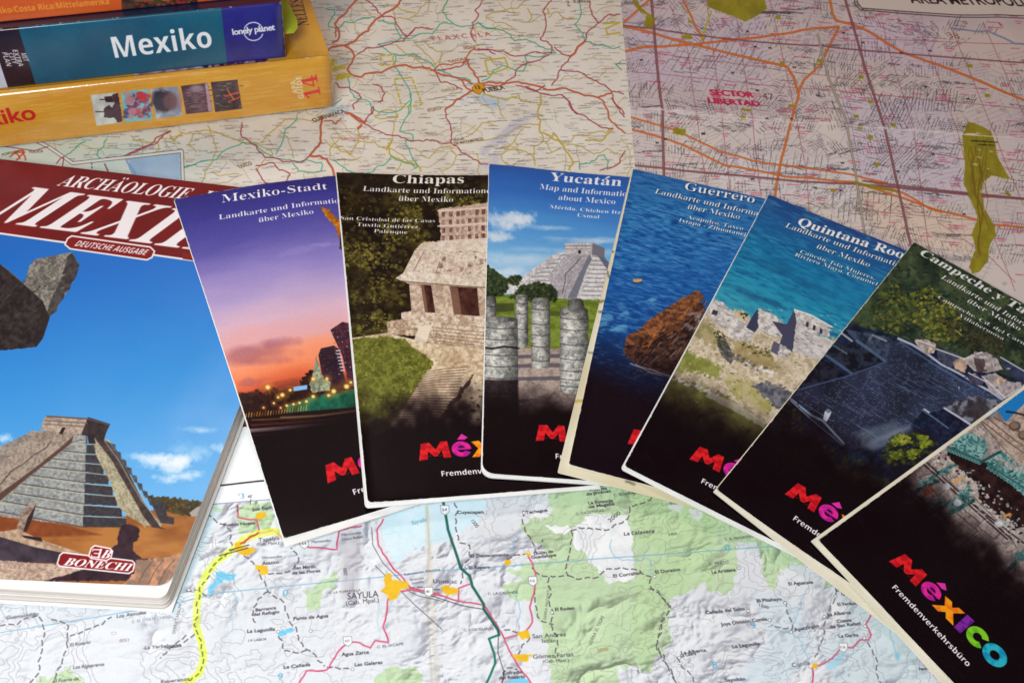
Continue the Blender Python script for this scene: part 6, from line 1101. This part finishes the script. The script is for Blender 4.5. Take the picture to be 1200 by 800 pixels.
def stack_book(name, label, p0, a, b, L, D, z0, T, r, art_sp, art_top, ppm, rough, bs, bstr, group, bulge=.6, coat=.4):
    root = empty(name, label, 'book', (*(p0 * MM), z0 * MM), group)
    P = lambda s_, d_: p0 + a * s_ + b * d_
    z1 = z0 + T
    c3 = [(*P(L, 0), z1), (*P(0, 0), z1), (*P(0, 0), z0), (*P(L, 0), z0)]
    sp = Art(L, T, ppm, homog([(0, 0), (L, 0), (L, T), (0, T)], proj(c3))); art_sp(sp); sp.wear(int(L), 90); sp.grain(.03); msp = printed(name + '_spine_print', sp.image(name + '_spine_print'), rough, coat, bs, bstr)
    q = [P(L, D), P(0, D), P(0, 0), P(L, 0)]
    tp = Art(L, D, min(ppm, 4), px_h(q, L, D, z1)); art_top(tp); mtp = printed(name + '_cover_print', tp.image(name + '_cover_print'), rough, coat, bs, bstr)
    cov = .45
    qc = [P(L, D), P(0, D), P(0, r), P(L, r)]
    for nm, za, zb, m in (('front_cover', z1 - cov, z1, mtp), ('back_cover', z0, z0 + cov, M_WHITE if art_sp is not yellow_spine else mtp)):
        x, y, U, V = grid_pts(qc, L, D - r, 2, 2); o = slab(nm, qc, L, D - r, za, zb, [m, M_WHITE], root, G=(x, y, U, V))
        l = o.data.uv_layers[0]
        n = len(l.data); uv = np.zeros(n * 2); l.data.foreach_get('uv', uv); uv = uv.reshape(-1, 2); uv[:, 1] = r / D + uv[:, 1] * (D - r) / D; l.data.foreach_set('uv', uv.ravel())
    # spine: a rounded strip swept along the book
    pr = []
    for k in range(7): t = math.pi / 2 * k / 6; pr.append((r - r * math.sin(t), z0 + r - r * math.cos(t)))
    for k in range(1, 8): t = k / 8; pr.append((-bulge * math.sin(math.pi * t), z0 + r + (T - 2 * r) * t))
    for k in range(7): t = math.pi / 2 * k / 6; pr.append((r - r * math.cos(t), z1 - r + r * math.sin(t)))
    inn = [(r, z1 - cov)] + [(max(.9, d + .7), min(max(z, z0 + cov), z1 - cov)) for d, z in reversed(pr)][1:-1] + [(r, z0 + cov)]
    ring = pr + inn; NL = 40; V = []; UV = []; F = []; n = len(ring)
    for i in range(NL + 1):
        s_ = L * i / NL
        for d, z in ring:
            V.append((*P(s_, d), z)); UV.append((1 - s_ / L, (z - z0) / T))
    sm = []
    for i in range(NL):
        for j in range(n):
            k = (j + 1) % n; F.append((i * n + j, (i + 1) * n + j, (i + 1) * n + k, i * n + k)); sm.append(j < len(pr) - 1)
    F.append(tuple(range(n))[::1]); F.append(tuple(NL * n + j for j in range(n))[::-1]); sm += [False, False]
    o = mesh('spine', V, F, [msp, M_WHITE], root, [0] * (NL * n) + [1, 1], UV, sm)
    bm = bmesh.new(); bm.from_mesh(o.data); bmesh.ops.recalc_face_normals(bm, faces=bm.faces); bm.to_mesh(o.data); bm.free()
    page_block(root, [P(L - 1.5, D - 1.5), P(1.5, D - 1.5), P(1.5, 1.2 + r * .3), P(L - 1.5, 1.2 + r * .3)], L - 3, D - 2.7 - r * .3, z0 + cov + .05, z1 - cov - .05, 6, int(L))
    return root
YEL = (222, 170, 52)
def yellow_spine(s):
    s.img[:] = mixtex((234, 176, 62), (220, 154, 46), 20, 3, 4)(s.U * .3, s.V); k = fbm(s.U * .25, s.V * 3, 3, 4, 7); s.fade(np.clip((k - .6) * 1.2, 0, .35), (244, 204, 110))
    s.text('Mexiko', (-52, 153), (44, 138), h=16, f='nh', col=(206, 30, 30))
    pics = [[(106, 111), (137, 108), (144, 143), (113, 147)], [(141.5, 107.5), (173, 104), (179, 140), (147, 143)], [(176, 103.5), (208, 101), (214, 135), (183, 139)], [(212, 100.5), (243, 96.5), (249, 130), (218, 133.5)], [(247, 96), (278, 93), (283.5, 127), (252, 131)]]
    base = [((222, 224, 214), (190, 190, 184)), ((96, 190, 204), (150, 204, 206)), ((196, 206, 214), (140, 150, 170)), ((120, 84, 96), (70, 40, 56)), ((90, 66, 72), (56, 34, 44))]
    R = random.Random(3)
    for i, (p, c) in enumerate(zip(pics, base)): s.poly(p, mixtex(*c, 10, i), .6)
    dk = [(56, 24, 38), (80, 44, 60)]
    s.poly([(121, 127), (124, 124), (128, 122), (132, 126), (134, 120), (131, 112), (136, 109), (138, 109), (144, 142), (137, 143), (134, 137), (122, 137)], mixtex(*dk, 5, 2), .7, rough=.8); s.line([(112, 130), (122, 130)], 1.2, dk[0]); s.line([(117, 116), (126, 116)], 1.2, dk[0]); s.poly([(122, 113), (131, 112), (133, 119), (124, 119)], dk[0], .7)
    for i in range(60):
        x = R.uniform(147, 176); y = R.uniform(108, 138); c = R.choice([(190, 60, 90), (220, 70, 60), (90, 40, 90), (200, 140, 130), (60, 50, 110)])
        if x + y * .2 > 168 or R.random() < .25: s.blob(x, y, R.uniform(1.5, 4), R.uniform(1, 3), c, .7, .5, .5)
    s.blob(152, 117, 5.5, 5.5, (196, 130, 130), .9, .5); s.blob(155, 130, 5, 4.5, (206, 130, 140), .9, .5); s.blob(165, 112, 6, 5, (214, 50, 60), .9, .5)
    s.blob(190, 118, 12, 12, (50, 30, 44), .95, .4, .2); s.blob(200, 118, 9, 10, (116, 72, 78), .9, .5); s.blob(210, 118, 3, 12, (150, 120, 140), .6, .8)
    for i in range(60): x = R.uniform(216, 245); y = 102 + (i % 9) * 3.2; s.line([(x, y), (x + 4, y - .6)], R.uniform(.8, 1.8), R.choice([(50, 26, 40), (170, 110, 124), (110, 60, 76)]), .7)
    s.poly([(240, 97), (243, 97), (249, 130), (244, 130)], (206, 170, 186), 1, .8); s.blob(231, 104, 8, 4, (170, 160, 170), .6, .7)
    for i in range(60): x = R.uniform(252, 281); y = R.uniform(97, 126); s.line([(x, y), (x + 4, y + R.uniform(-1, 1))], R.uniform(.8, 1.6), R.choice([(30, 16, 26), (150, 120, 124), (60, 36, 40)]), .7)
    s.line([(264, 112), (280, 107)], 2, (210, 70, 50)); s.line([(268, 118), (281, 113)], 2, (200, 60, 50)); s.line([(266, 104), (274, 116)], 1.4, (210, 120, 70))
    for p, c in zip(pics, base): pass
    s.text('14', (376, 112.5), (370.5, 86), h=15, f='sb', col=(226, 44, 44)); s.text('GUIDE', (356, 115), (352.5, 88), h=5, f='nb', col=(236, 226, 190)); s.text('APA', (349, 108), (346, 93), h=5, f='nb', col=(236, 226, 190))
def yellow_top(s):
    s.img[:] = mixtex((226, 168, 54), (208, 148, 40), 24, 3, 4)(s.U, s.V)
    R = random.Random(8); q = [(160, 96), (231, 82), (315, 76), (313, 66), (290, 0), (120, 0)]; s.poly(q, mixtex((206, 190, 196), (150, 90, 110), 8, 3), .7)
    for i in range(80): x = R.uniform(225, 312); y = R.uniform(64, 88); s.poly([(x, y), (x + R.uniform(3, 8), y - 1), (x + R.uniform(4, 10), y + 6), (x + 3, y + 7)], R.choice([(150, 40, 70), (50, 30, 90), (210, 190, 196), (90, 30, 60), (176, 60, 60), (30, 30, 80)]), 1, .8)
    s.poly([(313, 60), (400, 60), (400, 140), (319, 140)], mixtex((226, 168, 54), (208, 148, 40), 24, 3, 4), .5)
    s.text('NELLES VERLAG', (362, 30), (345, -34), h=8, f='sb', col=(70, 34, 16))
def teal_spine(s):
    s.img[:] = mixtex((6, 104, 128), (2, 84, 112), 30, 3, 4)(s.U, s.V); s.poly([(257, -10), (340, -20), (345, 90), (268, 90), (266, 74)], mixtex((36, 40, 140), (28, 30, 120), 20, 2), .6)
    s.poly([(-120, 20), (21, 32), (45, 110), (-120, 140)], (30, 8, 20), .7); s.poly([(-120, 60), (-2, 66), (0, 74), (11, 108), (-120, 140)], (206, 210, 222), .8)
    s.text('Mexiko', (132, 68.5), (250.5, 55), h=23, f='nb', col=(248, 250, 252))
    for t, a, b in [('MIT', (24, 62), (28, 72)), ('EXTRA', (14, 58), (22, 78)), ('CITY', (9, 62), (15, 75)), ('PLAN', (2, 61), (8, 78))]: s.text(t, a, b, h=4.6, f='nbi', col=(230, 226, 232))
    c = (297, 37); w = (236, 238, 246)
    pts = [(c[0] + 11.2 * math.cos(t), c[1] + 10.6 * math.sin(t)) for t in np.linspace(math.radians(18), math.radians(162), 20)]; s.line(pts, 1.3, w); pts = [(c[0] + 11.2 * math.cos(t), c[1] + 10.6 * math.sin(t)) for t in np.linspace(math.radians(200), math.radians(335), 20)]; s.line(pts, 1.3, w)
    s.text('lonely planet', (272, 41.2), (322, 35.2), h=7, f='nh', col=w, track=-.03); s.text('lonely planet', (272.4, 41.2), (322.4, 35.2), h=7, f='nh', col=w, track=-.03)
def teal_top(s): s.img[:] = mixtex((10, 30, 70), (8, 20, 50), 30, 3)(s.U, s.V)
def orange_spine(s):
    s.img[:] = mixtex((232, 106, 26), (222, 92, 20), 30, 3, 4)(s.U, s.V)
    s.poly([(139, -60), (226, -80), (232, 8), (143, 16)], mixtex((60, 30, 20), (110, 60, 36), 8, 3), .7); R = random.Random(5)
    for i in range(60): s.blob(R.uniform(150, 224), R.uniform(-6, 12), R.uniform(2, 6), R.uniform(1, 4), R.choice([(150, 90, 50), (60, 70, 30), (40, 20, 16), (190, 120, 60), (200, 60, 50), (90, 40, 40)]), .8, .5, .5)
    s.text('Mexiko/Costa Rica/Mittelamerika', (-19, 17.6), (129, 5), h=6.6, f='nb', col=(248, 168, 52))
    for i in range(14): s.line([(270 + i * 2, -3 - i * .2), (271 + i * 2, 3)], .8, (200, 170, 130), .6)
def orange_top(s): s.img[:] = mixtex((232, 106, 26), (222, 92, 20), 30, 3)(s.U, s.V)
GRP = 'guide books piled at the back left'
stack_book('guide_book', 'thick yellow guide book numbered 14 at the bottom of the pile, spine with small pictures', YB0, YA, YBk, 215, 132, BZ, 34.2, 3.2, yellow_spine, yellow_top, 5, .22, 320, .5, GRP, .9, 1.0)
tz = BZ + 34.3
T0 = unp(335, 68, tz)[:2]; TA = nrm(unp(0, 105, tz)[:2] - T0); TBk = np.array([TA[1], -TA[0]]); TBk = TBk if TBk[1] > 0 else -TBk
stack_book('guide_book', 'teal and dark blue Mexiko guide book in the middle of the pile', T0, TA, TBk, 198, 126, tz, 33.5, 1.2, teal_spine, teal_top, 5, .3, 60, .1, GRP, .25, .6)
oz = tz + 33.6
O0 = T0 + TBk * 6.5 + TA * -6
_od = nrm(unp(0, 27, oz)[:2] - unp(270, 0, oz)[:2]); _o0 = unp(270, 0, oz)[:2] - _od * 38; OBk = np.array([_od[1], -_od[0]]); OBk = OBk if OBk[1] > 0 else -OBk
stack_book('guide_book', 'orange guide book for Costa Rica and Mittelamerika on top of the pile', _o0, _od, OBk, 190, 118, oz, 28, 1.0, orange_spine, orange_top, 4, .35, 60, .1, GRP, .25, .3)
# sticky note peeping out of the teal book
n0 = T0 + TBk * 2.0
v = []; hn = 22
for (dx, dy, z) in [(-14, 0, 0), (6, 0, 0), (9, 5, -.6), (10.5, 14, -1.2), (8, 40, 0), (-14, 40, 0)]:
    p = T0 - TA * dx + TBk * (3 + dy)
    v.append((p[0], p[1], tz + 13.0 + z)); 
v2 = [(a, b, c + .25) for a, b, c in v]; n = len(v)
o = mesh('sticky_note', v + v2, [tuple(range(n))[::-1], tuple(n + i for i in range(n))] + [(i, (i + 1) % n, n + (i + 1) % n, n + i) for i in range(n)], [M_TAB])
o['label'] = 'lime green paper marker sticking out of the teal guide book'; o['category'] = 'sticky note'

# the archaeology book: soft cover, white page block showing below and to the right
root = empty('picture_book', 'large Archäologie in Mexiko book with dark red title band and stepped pyramid', 'book', (*(BQ[2] * MM), BZ * MM))
bw, bh = 184.0, float(np.linalg.norm(bcov[1] - bcov[0]))
s = Art(bw, bh, 5, px_h(BQ, bw, bh, 12)); art_archaeology(s)
M_ARCH = printed('archaeology_cover_print', s.image('archaeology_cover_print'), .40, .04, 40, .08, .18)
HqB = homog([(0, 0), (bw, 0), (bw, bh), (0, bh)], [tuple(p) for p in BQ])
ext = lambda l, t, r, bl, br: [np.array(hap(HqB, a, b)) for a, b in ((-l, -t), (bw + r, -t), (bw + r, bh + br), (-l, bh + bl))]
slab('back_cover', ext(0, 0, 1.2, 3, 5.2), bw, bh, BZ, BZ + .35, [M_WHITE, M_WHITE], root)
qB = ext(-1, -1, .2, 1.6, 4.6)
def leafstack(parent, q, w, h, z0, z1, n, seed):
    R = random.Random(seed)
    for k in range(n):
        za = z0 + (z1 - z0) * k / n; zb = z0 + (z1 - z0) * (k + 1) / n; d = R.uniform(-.5, .25)
        qq = [np.array(q[0]), np.array(q[1]) + [d, 0], np.array(q[2]) + [d, -d], np.array(q[3]) + [0, -d]]
        G = grid_pts(qq, w, h, 6, 6, (0, 0, 3, 0)); slab('page_section', qq, w, h, za + .03, zb - .03, [M_WHITE, M_EDGE], parent, G=G)
leafstack(root, qB, bw, bh, BZ + .4, 11.3, 6, 4)
G = grid_pts(BQ, bw, bh, 30, 36, (0, 0, 5, 0)); x, y, U, V = G
lift = .5 * np.exp(-((bw - U) ** 2 + (bh - V) ** 2) / (2 * 22 ** 2))
slab('front_cover', BQ, bw, bh, 11.4 + lift, 11.75 + lift, [M_ARCH, M_WHITE], root, G=G)
stamp(BQ, bw, bh, np.full((3, 3), 11.75)); stamp([np.array(p) for p in qB], bw, bh, np.full((3, 3), 11.2))

# ------------------------------------------------------------------ brochures
M_CREAMMAP = None
def cream_marks():
    s = Art(60, 120, 4, np.eye(3), (232, 224, 196)); R = random.Random(3)
    s.img[:] = mixtex((236, 230, 206), (222, 212, 178), 20, 3)(s.U, s.V)
    for i in range(170):
        x, y = R.uniform(0, 60), R.uniform(0, 120); s.line(wander(R, x, y, x + R.uniform(-6, 6), y + R.uniform(-3, 3), .3, 2), R.uniform(.4, .8), R.choice([(110, 104, 50), (60, 70, 50), (190, 170, 60), (50, 46, 40)]), .9, mmspace=True)
    return printed('map_edge_print', s.image('map_edge_print'), .5, 0)
M_CREAMMAP = cream_marks()
BRO = [  # corners and edge directions as measured; inner sheet overhang (left top, left bottom, bottom left, bottom right)
 ('lilac and orange sunset Mexiko-Stadt brochure, leftmost of the fan', art_city, dict(TL=(204, 234), BL=(333, 633), te=(391.5, 207.8), be=(427.5, 603)), (.3, .5, 3.0, 2.4), M_WHITE, (0, 0, 0, 0), 3, 'MS'),
 ('Chiapas brochure with a white stone temple in dark jungle', art_jungle, dict(TL=(394, 203), BL=(431, 590), te=(570, 202.5), be=(690, 569)), (.5, 1.3, 1.6, 1.2), M_WHITE, (0, 0, 0, 1.6), 3, 'CH'),
 ('Yucatán brochure with a white pyramid behind weathered stone columns', art_pyramid, dict(TL=(573, 193), BL=(565, 555), te=(737, 205), be=(716, 566)), (.2, .6, 1.5, 1.0), M_WHITE, (0, 0, 0, 5), 3, 'YU'),
 ('Guerrero brochure with an orange brown rock in dark blue sea', art_sea, dict(TL=(742, 198), BL=(666, 545.5), te=(897, 232.8), be=(780, 574)), (.6, 3.8, 4.4, 4.0), M_CREAMMAP, (0, 0, 0, .6), 3, 'GU'),
 ('Quintana Roo brochure with pale ruins above turquoise sea', art_coast, dict(TL=(901, 228), BL=(731, 547), te=(1060.5, 292), be=(860, 610)), (.3, .8, 1.3, 1.6), M_WHITE, (0, 0, 0, 1.2), 3, 'QR'),
 ('Campeche brochure with a dark blue stepped pyramid and green trees', art_forest, dict(TL=(1071, 284), BL=(839, 574), te=(1200, 356), be=(982, 671)), (.2, .5, 1.0, 7.0), M_CREAM, (0, 0, 0, 0), 3, 'CA'),
 ('brochure with a green iron bandstand before a stone facade, topmost and rightmost of the fan', art_kiosk, dict(BL=(957.8, 634), Le=(1200, 455.6), be=(1114.5, 795)), (1.6, 1.6, 2.0, 3.6), M_CREAM, (0, 0, 0, 0), 3, 'LA'),
]
GB = 'brochures spread in a fan'
for label, art, c, ov, minner, rad, th, code in BRO:
    zc = np.full(4, 3.0)
    for it in range(3):
        BL = unp(*c['BL'], zc[3])[:2]
        if 'TL' in c:
            TL = unp(*c['TL'], zc[0])[:2]; d1 = nrm(unp(*c['te'], (zc[0] + zc[1]) / 2)[:2] - TL)
        else:
            dl = nrm(unp(*c['Le'], (zc[0] + zc[3]) / 2)[:2] - BL); TL = BL + dl * BH; d1 = np.array([dl[1], -dl[0]])
        d2 = nrm(unp(*c['be'], (zc[3] + zc[2]) / 2)[:2] - BL)
        dl = nrm(BL - TL); pe = np.array([-dl[1], dl[0]])       # blend the measured edges with a true right angle
        d1 = nrm(d1 * .6 + pe * .4); d2 = nrm(d2 * .6 + pe * .4)
        q = [TL, TL + d1 * BW, BL + d2 * BW, BL]
        G = grid_pts(q, BW, BH, 25, 49, rad); x, y, U, V = G
        sup = envelope(q, BW, BH)(x, y) + .4; z = smax(sup)
        zc = np.array([z[0, 0], z[0, -1], z[-1, -1], z[-1, 0]]) + 1.0
    for k in range(4): pp = np.pad(z, 1, mode='reflect', reflect_type='odd'); z = z * .4 + .6 * (pp[:-2, 1:-1] + pp[2:, 1:-1] + pp[1:-1, :-2] + pp[1:-1, 2:]) / 4
    z = z + max(0.0, float(np.max(sup - .2 - z))) + .55 * fbm(x, y, 55, 2, ord(code[0]))
    if 0: print(code, 'corner heights', np.round(zc, 1), 'edge', round(float(np.linalg.norm(BL - TL)), 1))
    Hb = homog([(0, 0), (BW, 0), (BW, BH), (0, BH)], [tuple(p) for p in q])
    s = Art(BW, BH, 6.5, px_h(q, BW, BH, zc)); art(s); s.wear(ord(code[0]) + ord(code[1])); s.grain(.035, len(code) + ord(code[0]))
    mat = printed('brochure_print_' + code.lower(), s.image('brochure_print_' + code.lower()), .42, .03, 45, .07, .12)
    root = empty('brochure', label, 'brochure', (*(q[3] * MM), float(z[-1, 0]) * MM), GB)
    qi = [np.array(hap(Hb, a, b)) for a, b in ((-ov[0], 1.0), (BW - 1, 1.0), (BW - 1, BH + ov[3]), (-ov[1], BH + ov[2]))]
    Gi = grid_pts(qi, BW, BH, 25, 49, rad)
    nsheet = 2
    slab('back_cover', qi, BW, BH, z, z + .22, [minner, minner], root, G=Gi)
    slab('inner_sheet', qi, BW, BH, z + .26, z + .68, [minner, minner], root, G=Gi)
    gape = .7 * np.exp(-(BH - V) / 8.0) * fbm(U, V * 0, 40, 2, ord(code[1])) + .5 * np.exp(-((BH - V) + U) / 9.0)
    slab('front_cover', q, BW, BH, z + .82 + gape, z + 1.02 + gape, [mat, M_WHITE], root, G=G)
    zz = z + 1.0 + gape
    stamp(q, BW, BH, zz); stamp(qi, BW, BH, zz - .25)
bpy.data.objects.remove(_fo)
